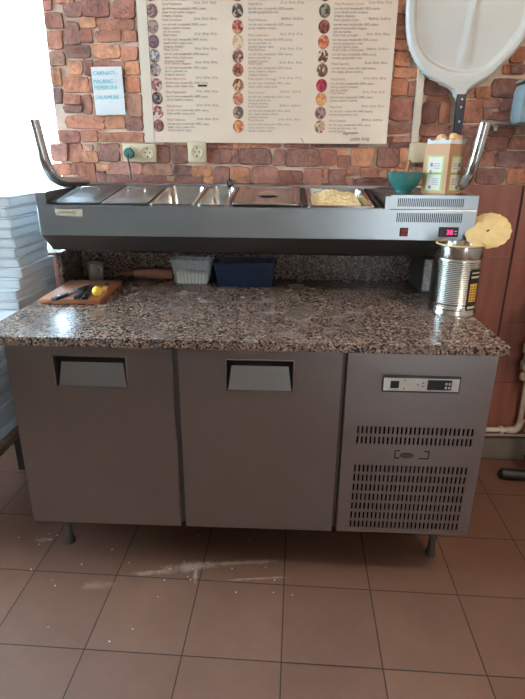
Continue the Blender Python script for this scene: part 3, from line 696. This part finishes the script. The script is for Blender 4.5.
# rolling pin
rp = thing('rolling_pin', 'brown wooden rolling pin lying behind the clear tub', 'rolling pin', (.270, .768, ZG+.0235), (0, 0, .0))
MB().lathe([(.004, -.072), (.0215, -.070), (.0235, -.060), (.0235, .088), (.0215, .096), (.004, .098)], 0, 0, 24, ax='x').build('barrel', M['pin'], rp, smooth=True)
for sg in (-1, 1):
    off = -.070 if sg < 0 else .096
    MB().lathe([(.006, off), (.009, off+sg*.012), (.012, off+sg*.035), (.010, off+sg*.060), (.003, off+sg*.066)][::1], 0, 0, 16, ax='x').build('handle', M['pin'], rp, smooth=True)
# steel cup
cu_ = thing('steel_cup', 'small dull steel measuring cup with handle, behind the cutting board', 'cup', (.036, .742, ZG))
MB().lathe([(.001, 0), (.029, 0), (.031, .003), (.035, .070), (.037, .072), (.037, .074), (.034, .074), (.033, .070), (.028, .004), (.001, .003)], 0, 0, 32).build('cup_body', M['cup'], cu_, smooth=True)
MB().tube([(.022, -.026, .062), (.038, -.040, .060), (.040, -.042, .030), (.022, -.024, .018)], .0035, 8, 4).build('handle', M['whitepl'], cu_, smooth=True)
# cutting board
cb = thing('cutting_board', 'wooden cutting board with knives and half a lemon, on the left end of the worktop', 'cutting board', (.074, .490, ZG), (0, 0, .035))
bd = MB().box(-.11, -.160, 0, .11, .160, .019, .005)
bd.build('board', M['board'], cb, smooth=True)
ZK = ZG+.019
def knife(x, y, ang, lb, hl, label, hm, bw_=.022, lift=0):
    r = thing('knife', label, 'knife', (x, y, ZK+.0065+lift), (0, 0, ang), 'knives on the cutting board')
    h = MB().box(-hl, -.010, -.006, 0, .010, .006, .004)
    for v_ in h.bm.verts:
        if v_.co.x < -hl*.8: v_.co.y *= 1.15
    h.build('handle', hm, r, smooth=True)
    bl = MB().prism([(0, -.009), (lb*.75, -bw_*.5), (lb, .006), (lb*.6, .010), (0, .009)], 'z', -.0012, .0012)
    bl.build('blade', M['steel_br'], r)
    for q_ in (-.25, -.6): MB().lathe([(.0025, .0055), (.0025, .0064)], hl*q_, 0, 8).build('rivet', M['steel_br'], r)
knife(.052, .385, 1.38, .15, .085, 'knife with dark grey handle nearest the left edge of the cutting board', M['darkmetal'])
knife(.100, .410, 1.68, .14, .085, 'middle knife with black handle on the cutting board', M['black'])
knife(.128, .400, 1.72, .13, .080, 'knife with black handle lying right beside the lemon half', M['black'])
knife(.158, .500, 1.78, .07, .055, 'short knife with yellow-brown handle behind the lemon half', mat('yellow_brown_handle', srgb(190,140,70), .4), .014)
lm_ = thing('lemon', 'yellow half lemon on the cutting board beside the knives', 'lemon', (.164, .385, ZK+.002))
m = MB(); m.lathe([(.001, 0), (.010, .001), (.016, .007), (.0185, .015), (.017, .024), (.011, .031), (.004, .034), (.001, .035)], 0, 0, 28)
m.build('lemon_body', M['lemon'], lm_, smooth=True)
# crumbs
# ============================================================ ON TOP OF THE DISPLAY
ZD = 1.3012
bo = thing('teal_bowl', 'teal glazed bowl with a wooden spoon, on the vented end of the topping cooler', 'bowl', (1.262, .50, ZD))
MB().lathe([(.001, .003), (.024, .003), (.025, 0), (.029, 0), (.030, .006), (.046, .020), (.058, .042), (.063, .066), (.0645, .068), (.061, .068), (.055, .042), (.042, .022), (.001, .012)], 0, 0, 48).build('bowl_body', M['teal'], bo, smooth=True)
sp_ = thing('wooden_spoon', 'brown wooden spoon handle leaning out of the teal bowl', 'spoon', (1.268, .50, ZD+.020))
MB().tube([(-.010, -.012, .004), (.002, .012, .045), (.012, .030, .082)], [.010, .007, .006, .006], 10, 1).build('handle', M['board'], sp_, smooth=True)
sp2 = MB().lathe([(.001, -.001), (.012, .001), (.015, .006), (.010, .011), (.001, .012)], -.012, -.014, 16); sp2.build('spoon_bowl', M['board'], sp_, smooth=True)
# carton
ca = thing('cardboard_carton', 'kraft cardboard carton with two pale labels, standing beside the teal bowl', 'carton', (1.388, .475, ZD), (0, 0, .70))
cw, cd, chh = .098, .098, .160
c1 = MB(); X0, X1, Y0, Y1 = -cw/2, cw/2, -cd/2, cd/2; t = .002
c1.box(X0, Y0, 0, X1, Y0+t, chh); c1.box(X0, Y1-t, 0, X1, Y1, chh); c1.box(X0, Y0+t, 0, X0+t, Y1-t, chh); c1.box(X1-t, Y0+t, 0, X1, Y1-t, chh); c1.box(X0+t, Y0+t, 0, X1-t, Y1-t, t)
cbx = c1.build('carton_body', M['kraft'], ca)
for side in (0, 1):
    def Pt(u, z, e):   # side 0: faces -y ; side 1: faces -x
        return (u, Y0-e, z) if side == 0 else (X0-e, u, z)
    def q(mb, u0, u1, z0, z1, e):
        a, b_ = Pt(u0, z0, e), Pt(u1, z1, e)
        P_ = [Pt(u0, z0, e), Pt(u1, z0, e), Pt(u1, z1, e), Pt(u0, z1, e)]; Q_ = [Pt(u0, z0, .0001), Pt(u1, z0, .0001), Pt(u1, z1, .0001), Pt(u0, z1, .0001)]
        mb.poly(P_); mb.poly(Q_[::-1])
        for i in range(4): mb.poly([P_[i], P_[(i+1) % 4], Q_[(i+1) % 4], Q_[i]])
    g_ = MB(); q(g_, -.034, .036, .008, .124, .0006); lbg = g_.build('label_border', M['green'], cbx)
    g_ = MB(); q(g_, -.027, .029, .070, .119, .0011); q(g_, -.027, .029, .012, .062, .0011); g_.build('label_paper', M['label'], lbg)
    g_ = MB()
    for z in (.096, .089, .082, .048, .042, .036, .030): q(g_, -.019, .006+.012*((z*1000) % 2), z, z+.002, .0015)
    q(g_, .010, .020, .088, .100, .0015); q(g_, .012, .021, .064, .076, .0015); q(g_, .008, .020, .015, .026, .0015); q(g_, -.018, -.004, .066, .069, .0015)
    g_.build('label_print', M['ink'], lbg)
lp = MB(); n = 40; A = []; B = []
for i in range(n):
    a = i/n*4; k = int(a); fr_ = a-k; hw = cw/2-.004
    c4 = [(-hw, -hw), (hw, -hw), (hw, hw), (-hw, hw)]; p, q_ = c4[k], c4[(k+1) % 4]
    x, y = p[0]+(q_[0]-p[0])*fr_, p[1]+(q_[1]-p[1])*fr_
    A.append(lp.bm.verts.new((x, y, .10))); B.append(lp.bm.verts.new((x*1.02, y*1.02, chh+.013+.003*math.sin(i*2.1)+.0025*math.sin(i*5.3))))
for i in range(n): lp.bm.faces.new((A[i], A[(i+1) % n], B[(i+1) % n], B[i]))
lo2 = lp.build('paper_lining', M['paper'], ca); sol = lo2.modifiers.new('t', 'SOLIDIFY'); sol.thickness = .0012
for i, (x, y, a) in enumerate(((-.024, .006, .4), (.004, -.022, .1), (.026, -.020, -.5))):
    m = MB(); m.lathe([(.001, .0), (.012, .002), (.017, .012), (.018, .172), (.015, .182), (.007, .188), (.001, .189)], 0, 0, 16)
    o = m.build('breadstick', M['bread'], smooth=True, loc=Vector((1.388, .475, ZD+.0025))+Matrix.Rotation(.70, 3, 'Z') @ Vector((x, y, 0)), rot=(0, 0, a))
    tag(o, ['tan breadstick end standing leftmost in the cardboard carton', 'tan breadstick end standing in the middle of the cardboard carton', 'tan breadstick end standing rightmost in the cardboard carton'][i], 'breadstick', 'breadsticks in the carton')

# the display unit is a little wider than the counter body; seat it, and what stands in and on it, at its place
for o in DISPLAY_SET+[bo, sp_, ca]+[o for o in C.objects if o.name.startswith('breadstick')]:
    x, y, z = o.location
    o.location = (1.033*x-.0216, 1.03*(y-.34)+.42, 1.142+1.06*(z-1.157)); o.scale = (1.033, 1.03, 1.06 if abs(o.rotation_euler.z) < .3 and o.name[:6] != 'teal_b' else 1.04)
    if o.name.startswith('food_pan') or o.name.startswith('pan_lid'): o.rotation_euler.x = .1225
# ============================================================ ON THE BACK WALL
YS = YW-.0165      # in front of the stones
mb_ = thing('menu_board', 'large cream pizza menu poster with three columns of pictures on the stone wall', 'menu poster', (.76, YS, 1.467))
bw(MB().box(.262, YS-.006, 1.467, 1.256, YS, 2.30), 'panel', M['poster'], mb_, bevel=.001)
bw(MB().box(.258, YS-.009, 1.467, .298, YS-.0062, 2.30), 'edge_strip', M['posteredge'], mb_, bevel=.001)
YP = YS-.0062
tints = [((120,84,80),(160,130,124),(96,64,62)), ((140,100,92),(168,140,130),(110,80,76)), ((110,80,84),(130,100,104),(90,60,66)), ((150,140,136),(196,190,184),(100,80,80)), ((150,130,120),(190,176,166),(90,66,60)), ((160,100,92),(206,180,168),(130,70,64)), ((96,72,76),(150,130,126),(70,46,50)), ((170,90,80),(210,190,176),(110,50,44)), ((120,70,64),(160,120,108),(86,46,44)),
 ((80,60,58),(190,170,160),(110,84,80)), ((190,96,72),(214,150,120),(90,60,50)), ((214,186,150),(200,160,124),(222,196,164)), ((100,56,50),(190,160,146),(140,84,74)), ((190,110,76),(150,84,60),(80,54,46)), ((150,90,64),(210,170,130),(110,64,50)), ((190,120,90),(214,150,120),(160,90,70)), ((110,90,82),(170,130,110),(86,64,60)), ((190,110,70),(150,80,60),(216,160,110)),
 ((80,84,70),(150,140,110),(54,48,44)), ((120,62,52),(160,90,74),(90,44,40)), ((196,110,76),(220,140,100),(170,84,60)), ((120,70,54),(220,190,160),(90,54,44)), ((130,90,74),(210,180,156),(100,60,54)), ((170,44,58),(206,80,90),(120,30,44)), ((214,150,90),(226,170,110),(196,124,70)), ((110,80,76),(160,120,110),(80,56,56)), ((190,140,116),(216,180,156),(120,80,66))]
names = ['Pizza Margherita', 'Pizza Prosciutto', 'Pizza Salami', 'Pizza Tonno', 'Pizza Quattro Stagioni', 'Pizza Capricciosa', 'Pizza Vegetariana', 'Pizza Rustica', 'Pizza Calabrese',
 'Pizza Bacon', 'Pizza Mexicana', 'Pizza Carbonara', 'Pizza Romana', 'Pizza Funghi', 'Pizza Quattro Formaggi', 'Pizza Toscana', 'Pizza Taraneasca', 'Pizza Diavola',
 'Pizza Prosciutto Crudo', 'Pizza Quattro Carni', 'Pizza Pollo e Funghi', 'Pizza Crudo e Mozzarella', 'Pizza Suprema', 'Pizza Dolce', 'Pizza Hawaii', 'Pizza Tirol', 'Pizza Canibale']
tops = ['sunca, ciuperci, masline', 'salam, ardei, ceapa rosie', 'bacon, porumb, ou', 'carnati, gorgonzola, rosii', 'piept de pui, ardei, oregano', 'ton, ceapa, lamaie, masline']
colx = [(.316, .355, .566), (.647, .688, .899), (.980, 1.016, 1.232)]
zrow = [1.938, 1.885, 1.834, 1.784, 1.736, 1.682, 1.633, 1.582, 1.531]
k = 0; rt = random.Random(5)
for c_, (px_, tx, rx_) in enumerate(colx):
    for j, z in enumerate([1.992]+zrow+[2.046, 2.100, 2.154, 2.208]):
        tn = tints[(c_*9+max(j-1, 0)) % 27]
        if j == 0: tn = tints[(c_*9+4) % 27]
        pm_ = photo_mat(k, *[srgb(*t_) for t_ in tn])
        d = MB(); d.lathe([(.0218, -.0012), (.0218, 0)], 0, 0, 28, ax='y')
        for v_ in d.bm.verts: v_.co.z *= 1.10
        o = d.build('pizza_picture', pm_, mb_, loc=(px_+(.002 if c_ == 0 and j > 5 else 0)-.76, YP-YS, z-1.467))
        nl = rt.choice((2, 3, 3)); top = rt.choice(tops); xo = -.76; e = YP-.0004-YS
        nm = names[(c_*9+j-1) % 27]
        text('pizza_name', nm, .0118, M['inkred'], mb_, (tx+xo, e, z+.019-1.467))
        text('price', rt.choice(('24 lei  28 lei  36 lei', '26 lei  30 lei  38 lei', '28,00 lei  32,00 lei', '25 lei  29 lei  37 lei')), .0115, M['ink'], mb_, (rx_+xo, e, z+.023-1.467), 'RIGHT')
        ls = ['sos de rosii, mozzarella 100%%, %s,' % rt.choice(('sunca', 'salam', 'bacon')), top]
        if nl == 3: ls.append(rt.choice(('oregano, busuioc', 'ulei de masline', 'alergeni: gluten, lapte')))
        text('ingredients', '\n'.join(ls), .0116, M['ink'], mb_, (tx+xo, e, z+.004-1.467), line=1.05)
        k += 1
bw(MB().box(  .486, YP-.001, 1.676, .522, YP-.0002, 1.683), 'black_tape_mark', M['inkdk'], mb_)
text('handwriting', 'espresso', .017, M['inkdk'], mb_, (1.075-.76, YP-.0004-YS, 1.502-1.467), shear=.3, rot=(PI/2, -.05, 0))
text('handwriting', 'cafea lung', .020, M['inkdk'], mb_, (1.105-.76, YP-.0004-YS, 1.479-1.467), shear=.3, rot=(PI/2, -.04, 0))
mk = MB().tube([(.905, YP-.0006, 1.488), (.912, YP-.0006, 1.478), (.914, YP-.0006, 1.470)], .0012, 6, 2)
bw(mk, 'pen_stroke', M['inkdk'], mb_)
# paper note
nt = thing('paper_note', 'white paper list with turquoise handwriting taped left of the menu poster', 'paper note', (.125, YS, 1.571), (0, -.02, 0))
MB().box(-.066, -.0012, 0, .058, 0, .176).build('sheet', M['paper'], nt)
for z, s in ((.146, 'CARNATI -'), (.116, 'PALANC -'), (.094, 'PEPERONI -'), (.058, 'SALAMURI -')):
    text('handwriting', s, .021, M['cyan'], nt, (-.062, -.0016, z), shear=.1, ext=.0004)
# sockets
def socket(x0, x1, z0, z1, label, n):
    r = thing('wall_socket', label, 'socket', ((x0+x1)/2, YS+.004, z0))
    hw, h = (x1-x0)/2, z1-z0
    MB().box(-hw, -.012, 0, hw, .012, h, .003).build('frame', M['cream'], r, smooth=True)
    for i in range(n):
        cx_ = (i-(n-1)/2)*(2*hw/n)
        f_ = MB(); f_.lathe([(.006, -.0125), (.018, -.0125), (.023, -.0155), (.026, -.0155), (.027, -.0125)], cx_, h/2, 32, cap=False, ax='y'); f_.lathe([(.0005, -.0123), (.023, -.0123)], cx_, h/2, 24, cap=False, ax='y')
        f_.build('socket_ring', M['cream'], r, smooth=True)
        hh = MB()
        for sx_ in (-.0095, .0095): hh.lathe([(.0032, -.0132), (.0032, -.0120)], cx_+sx_, h/2+(.0), 10, ax='y')
        hh.box(cx_-.003, -.0140, h/2+.013, cx_+.003, -.0122, h/2+.021); hh.box(cx_-.003, -.0140, h/2-.021, cx_+.003, -.0122, h/2-.013)
        hh.build('pin_hole', M['darkmetal'], r)
    return r
socket(.435, .512, 1.390, 1.472, 'single cream wall socket under the left part of the menu poster', 1)
s2 = socket(.160, .300, 1.390, 1.462, 'wide double cream wall socket with a dark green plug, below the paper note', 2)
pg = thing('power_plug', 'dark green power plug in the double wall socket with its cable hanging down', 'plug', (.190, YS-.010, 1.423))
MB().lathe([(.019, -.026), (.0205, -.020), (.0205, 0)], 0, 0, 24, ax='y').build('plug_body', M['darkgreen'], pg, smooth=True)
MB().tube([(0, -.022, -.004), (0, -.034, -.020), (.002, -.020, -.06), (.004, -.022, -.105)], .003, 8, 4).build('cable', M['black'], pg, smooth=True)
# cable duct and junction box
cdt = thing('cable_duct', 'narrow white vertical cable duct running down the stone wall to the junction box', 'cable duct', (1.368, YS, 1.474))
bw(MB().box(1.356, YS-.014, 1.474, 1.382, YW-.001, 2.74), 'duct', M['pipe'], cdt, bevel=.002)
jb = thing('junction_box', 'cream junction box at the lower end of the white cable duct', 'junction box', (1.392, YS, 1.396))
bw(MB().box(1.352, YS-.040, 1.396, 1.432, YW-.001, 1.473, .004), 'box_body', M['cream'], jb, smooth=True)
bw(MB().box(1.357, YS-.044, 1.401, 1.427, YS-.0405, 1.468, .002), 'cover', M['cream'], jb, smooth=True)
# big white peel hung on the wall
pl = thing('pizza_peel', 'very large white pizza peel with raised rim, hung blade up above the cardboard carton', 'pizza peel', (1.525, YS-.012, 1.50))
bm_ = MB(); NU = 56; PX, PZ = 1.525, 1.50
OUT = [(1.625, 1.508, 1.542), (1.637, 1.505, 1.543), (1.664, 1.486, 1.552), (1.687, 1.437, 1.584), (1.703, 1.402, 1.612), (1.723, 1.372, 1.640), (1.750, 1.345, 1.664), (1.777, 1.325, 1.690), (1.805, 1.309, 1.714), (1.840, 1.296, 1.739), (1.88, 1.288, 1.757), (1.93, 1.283, 1.768), (2.0, 1.281, 1.772), (2.15, 1.281, 1.772), (2.22, 1.285, 1.768), (2.27, 1.30, 1.752), (2.30, 1.33, 1.72)]
def lr(z):
    for a, b_ in zip(OUT, OUT[1:]):
        if z <= b_[0]:
            t = max(0, (z-a[0])/(b_[0]-a[0])); return a[1]+(b_[1]-a[1])*t-PX, a[2]+(b_[2]-a[2])*t-PX
    return OUT[-1][1]-PX, OUT[-1][2]-PX
oz = [1.625+.005*i for i in range(136)]; outl = [(lr(z)[0], z) for z in oz]+[(lr(z)[1], z) for z in oz]+[(x/50, 2.30) for x in range(-10, 11)]
grid = []
zl = [1.625+.004*i for i in range(50)]+[1.825+.475*(i/36) for i in range(37)]
sm = lambda t: max(0, min(1, t))**2*(3-2*max(0, min(1, t)))
for z in zl:
    L, R_ = lr(z); row = []
    for i in range(NU+1):
        s_ = -1+2*i/NU; s_ = math.sin(s_*PI/2)*.5+s_*.5; x = L+(R_-L)*(s_+1)/2
        d = min(math.hypot(x-a, z-c) for a, c in outl)
        ell = math.hypot(x/.242, (z-1.94)/.222) if z < 1.94 else abs(x)/.242
        f1 = sm((d-.026)/.016)*sm((1-ell)/.07)
        y = -.004-.026*min(1, d/.010)**.5*(1-.62*f1)
        if z < 1.69: y = -.004-.024*min(1, d/.010)**.5
        xr = x+.004-(z-1.70)*.05; rw = .010+.012*sm((2.0-z)/.25)
        y -= .008*math.exp(-(xr/rw)**4)*f1*sm((z-1.735)/.04)
        row.append(bm_.bm.verts.new((x, y, z-PZ)))
    grid.append(row)
for a, b_ in zip(grid, grid[1:]):
    for i in range(NU): bm_.bm.faces.new((a[i], a[i+1], b_[i+1], b_[i]))
po = bm_.build('blade', M['peel'], pl, smooth=True); sol = po.modifiers.new('t', 'SOLIDIFY'); sol.thickness = .003; sol.offset = 0
h_ = MB().box(-.018, -.034, -.045, .018, -.022, .150, .003); ho = h_.build('handle', M['peeldk'], pl, smooth=True)
for z in (.132, .104, .052): MB().lathe([(.0040, -.0352), (.0040, -.0340)], .002, z, 12, ax='y').build('rivet', M['whitepl'], ho)
# glass shelf with brackets and the grey container
gs = thing('glass_shelf', 'clear glass wall shelf at the right edge above the reddish tiles', 'shelf', (1.95, YW-.1, 1.530))
bw(MB().box(1.585, .690, 1.5275, 2.25, YS, 1.5335, .001), 'shelf_glass', M['glass'], gs)
bw(MB().box(1.66, YS-.06, 1.519, 1.675, YS, 1.527).box(2.15, YS-.06, 1.519, 2.165, YS, 1.527), 'bracket', M['tube'], gs)
gb = thing('storage_container', 'blue-grey rounded plastic container standing on the glass shelf', 'container', (1.86, .775, 1.534))
gx = MB(); gx.box(-.146, -.055, 0, .16, .055, .150, .03); gx.build('container_body', M['greybox'], gb, smooth=True)
gx = MB(); gx.box(-.138, -.050, .150, .152, .050, .162, .006); gx.build('container_lid', M['greybox'], gb, smooth=True)
# pipe along the wall with riser and valve
pp = thing('water_pipe', 'cream painted water pipe along the wall foot with an elbow and valve at right', 'pipe', (1.9, YW-.045, .17))
py = YW-.042
bw(MB().tube([(1.0, py, .172), (1.975, py, .174)], .0125, 14, 1).tube([(2.040, py, .176), (3.05, py, .178)], .0125, 14, 1), 'pipe_run', M['pipe'], pp, smooth=True)
bw(MB().tube([(1.955, py, .174), (1.990, py, .176), (2.006, py-.002, .20), (2.010, py-.003, .235)], .0165, 14, 4), 'elbow', M['pipe'], pp, smooth=True)
bw(MB().tube([(2.008, py, .22), (2.000, py, .45)], .0120, 14, 1), 'riser', M['pipe'], pp, smooth=True)
for x in (1.925,): bw(MB().tube([(x-.010, py, .173), (x+.010, py, .173)], .0195, 6, 1), 'coupling_nut', M['pipe'], pp)
vv = MB().lathe([(.018, .445), (.026, .452), (.026, .480), (.020, .488), (.030, .500), (.034, .53), (.024, .548), (.022, .575), (.034, .585), (.034, .625), (.012, .640)], 1.985, py-.012, 20)
vo = bw(vv, 'valve_body', M['pipe'], pp, smooth=True)
bw(MB().box(1.945, py-.035, .590, 2.03, py-.02, .612, .004), 'valve_handle', M['pipe'], vo, smooth=True)
bw(MB().tube([(1.74, YW-.022, .135), (3.05, YW-.022, .137)], .006, 10, 1), 'lower_thin_pipe', M['pipe'], pp, smooth=True)
# black tubular foot of a floor stand
fs_ = thing('floor_stand', 'black tubular foot and post of a stand on the floor at the right edge', 'stand', (2.065, .67, 0))
MB().tube([(-.185, .02, .027), (-.172, .02, .027), (0, 0, .028), (.30, -.03, .028), (.315, -.03, .028)], [.012, .026]+[.027]*40, 16, 1).build('foot', M['black'], fs_, smooth=True)
MB().tube([(-.02, 0, .03), (-.02, 0, .86)], .022, 14, 1).build('post', M['black'], fs_, smooth=True)
MB().tube([(.02, -.20, .026), (.02, .18, .026)], .02, 14, 1).build('cross_foot', M['black'], fs_, smooth=True)
MB().lathe([(.001, .86), (.16, .86), (.165, .87), (.165, .895), (.155, .905), (.001, .905)], 0, 0, 32).build('seat', M['black'], fs_, smooth=True)

# ============================================================ PIZZA BOXES at the left
tb_ = thing('low_table', 'low dark metal table with a worn brown board, left of the counter under the boxes', 'table', (-.40, .33, 0))
MB().box(-.33, -.30, .420, .270, .36, .446, .003).build('table_top', M['brownwood'], tb_)
for x in (-.30, .02):
    for y in (-.10, .33): MB().box(x-.018, y-.018, 0, x+.018, y+.018, .420).build('leg', M['darkmetal'], tb_)
MB().box(-.30, -.11, .380, .03, -.092, .420).box(-.30, .322, .380, .03, .34, .420).build('apron', M['darkmetal'], tb_)
rb = random.Random(21)
def pizza_box(s, h, x, y, z, a, label, grp):
    r = thing('pizza_box', label, 'pizza box', (x, y, z), (0, 0, a), grp)
    b0 = MB().box(-s/2+.001, -s/2+.001, 0.0002, s/2-.001, s/2-.001, h*.80, .004); b0.build('tray', M['box'], r)
    b1 = MB().box(-s/2-.001, -s/2-.0015, h*.80+.0012, s/2+.0015, s/2, h-.0010, .004)
    b1.box(-s/2+.01, -s/2-.0008, h*.30, s/2-.01, -s/2+.0002, h*.80)
    b1.build('lid', M['box'], r)
    return r
ordn = ['lowest', 'second from the bottom', 'third from the bottom', 'fourth from the bottom', 'fifth from the bottom', 'middle', 'fifth from the top', 'fourth from the top', 'third from the top', 'second from the top', 'topmost']
z = .4465
for i in range(11):
    h = .0378; a = rb.uniform(-.02, .02)-.03
    pizza_box(.40, h, -.355+rb.uniform(-.006, .006), .285+rb.uniform(-.008, .008), z, a, 'wide white pizza box, %s in the lower pile on the table' % ordn[i], 'wide pizza boxes in the lower pile'); z += h
ordu = ['lowest', 'second from the bottom', 'third from the bottom', 'fourth from the bottom', 'fifth from the bottom', 'middle', 'fifth from the top', 'fourth from the top', 'third from the top', 'second from the top', 'topmost']
for i in range(11):
    h = .0372; a = rb.uniform(-.03, .03)+(.02 if i > 3 else -.04)
    s = .285 if i > 1 else .32; xo = (.025 if i in (0, 1) else .012 if i in (2, 3) else 0)
    pizza_box(s, h, -.300-(.020 if i < 2 else 0)+xo+rb.uniform(-.008, .006), .600-(.03 if i < 2 else 0)+rb.uniform(-.008, .008), z, a, 'small white pizza box, %s in the upper pile' % ordu[i], 'small pizza boxes in the upper pile'); z += h
# crumbs of dough and flour on the floor
cr = MB(); rc = random.Random(9)
spots = [(-.06, .18, .10, 7), (.50, .06, .18, 12), (.1, -.02, .2, 5), (.74, .06, .2, 5), (.95, .05, .3, 3), (.3, -.25, .3, 3)]
for (x, y, s_, n) in spots:
    for _ in range(n):
        xx, yy, q_ = x+rc.gauss(0, s_*.5), y+rc.gauss(0, s_*.35), rc.uniform(.0008, .0020)
        cr.box(xx-q_*rc.uniform(1, 2), yy-q_, 0.0002, xx+q_, yy+q_*rc.uniform(1, 2.5), q_*.8, rz=rc.uniform(0, 3))
cro = cr.build('floor_crumbs', M['paper']); tag(cro, 'scattered white flour crumbs on the brown floor tiles before the counter', 'crumbs'); cro['kind'] = 'stuff'

# ============================================================ LIGHT
wd = bpy.data.worlds.new('World'); bpy.context.scene.world = wd; wd.use_nodes = True
bg = wd.node_tree.nodes['Background']; t = wd.node_tree
tc = t.nodes.new('ShaderNodeTexCoord'); sx = t.nodes.new('ShaderNodeSeparateXYZ'); t.links.new(tc.outputs['Generated'], sx.inputs[0])
mr = t.nodes.new('ShaderNodeMapRange'); mr.inputs['From Min'].default_value = -.7; mr.inputs['From Max'].default_value = -.1; t.links.new(sx.outputs['Y'], mr.inputs[0])
rr_ = ramp(t, [(0, (.86, .93, 1, 1)), (1, (.55, .80, 1, 1))]); t.links.new(mr.outputs[0], rr_.inputs['Fac']); t.links.new(rr_.outputs['Color'], bg.inputs[0])
ms = t.nodes.new('ShaderNodeMapRange'); ms.inputs['To Min'].default_value = 3.7; ms.inputs['To Max'].default_value = 17; t.links.new(mr.outputs[0], ms.inputs[0]); ml = t.nodes.new('ShaderNodeMapRange'); ml.inputs['From Min'].default_value = -.35; ml.inputs['From Max'].default_value = -.8; ml.inputs['To Min'].default_value = 1; ml.inputs['To Max'].default_value = 2.2; t.links.new(sx.outputs['X'], ml.inputs[0])
mm_ = t.nodes.new('ShaderNodeMath'); mm_.operation = 'MULTIPLY'; t.links.new(ms.outputs[0], mm_.inputs[0]); t.links.new(ml.outputs[0], mm_.inputs[1]); t.links.new(mm_.outputs[0], bg.inputs[1])
def area(name, loc, rot, sx, sy, power, col, portal=False):
    l = bpy.data.lights.new(name, 'AREA'); l.shape = 'RECTANGLE'; l.size = sx; l.size_y = sy; l.energy = power; l.color = col
    if portal: l.cycles.is_portal = True
    o = bpy.data.objects.new(name, l); C.objects.link(o); o.location = loc; o.rotation_euler = rot
    return o
area('portal_back', ((WX0+WX1)/2, YW+.10, (WZ0+WZ1)/2), (-PI/2, 0, 0), WX1-WX0, WZ1-WZ0, 1, (1, 1, 1), True)
area('portal_left', (XL-.10, (LY0+LY1)/2, (LZ0+LZ1)/2), (PI/2, 0, -PI/2), LY1-LY0, LZ1-LZ0, 1, (1, 1, 1), True)
area('portal_front', ((FX0+FX1)/2, YF-.10, (FZ0+FZ1)/2), (PI/2, 0, 0), FX1-FX0, FZ1-FZ0, 1, (1, 1, 1), True)
# ceiling lamp fixture in the room (warm), right of the counter
cl = thing('ceiling_lamp', 'flat round warm ceiling lamp', 'lamp', (2.2, -1.0, ZC))
MB().lathe([(.001, -.012), (.20, -.012), (.215, 0), (.001, 0)], 0, 0, 40).build('lamp_base', M['whitepl'], cl, smooth=True)
MB().lathe([(.001, -.055), (.13, -.050), (.18, -.035), (.195, -.013), (.001, -.013)], 0, 0, 40).build('diffuser', emis('lamp_diffuser', (1, .80, .62, 1), 80), cl, smooth=True)

# ============================================================ CAMERA
cd_ = bpy.data.cameras.new('camera'); co_ = bpy.data.objects.new('camera', cd_); C.objects.link(co_)
yaw, pitch, roll, fpx = -.0349, -.3525, .0095, 520.4256
cyw, syw, cpp, spp = math.cos(yaw), math.sin(yaw), math.cos(pitch), math.sin(pitch)
fw = Vector((syw*cpp, cyw*cpp, spp)); rt_ = Vector((cyw, -syw, 0)); up_ = rt_.cross(fw)
r2 = math.cos(roll)*rt_+math.sin(roll)*up_; u2 = -math.sin(roll)*rt_+math.cos(roll)*up_
mw = Matrix((r2, u2, -fw)).transposed().to_4x4(); mw.translation = Vector((.8356, -1.4509, 1.4093))
co_.matrix_world = mw
cd_.sensor_fit = 'VERTICAL'; cd_.sensor_height = 36; cd_.lens = fpx/699*36; cd_.clip_start = .02
sc = bpy.context.scene; sc.camera = co_
sc.view_settings.view_transform = 'Standard'; sc.view_settings.look = 'None'; sc.view_settings.exposure = 0.0; sc.view_settings.gamma = 1; sc.view_settings.use_curve_mapping = False
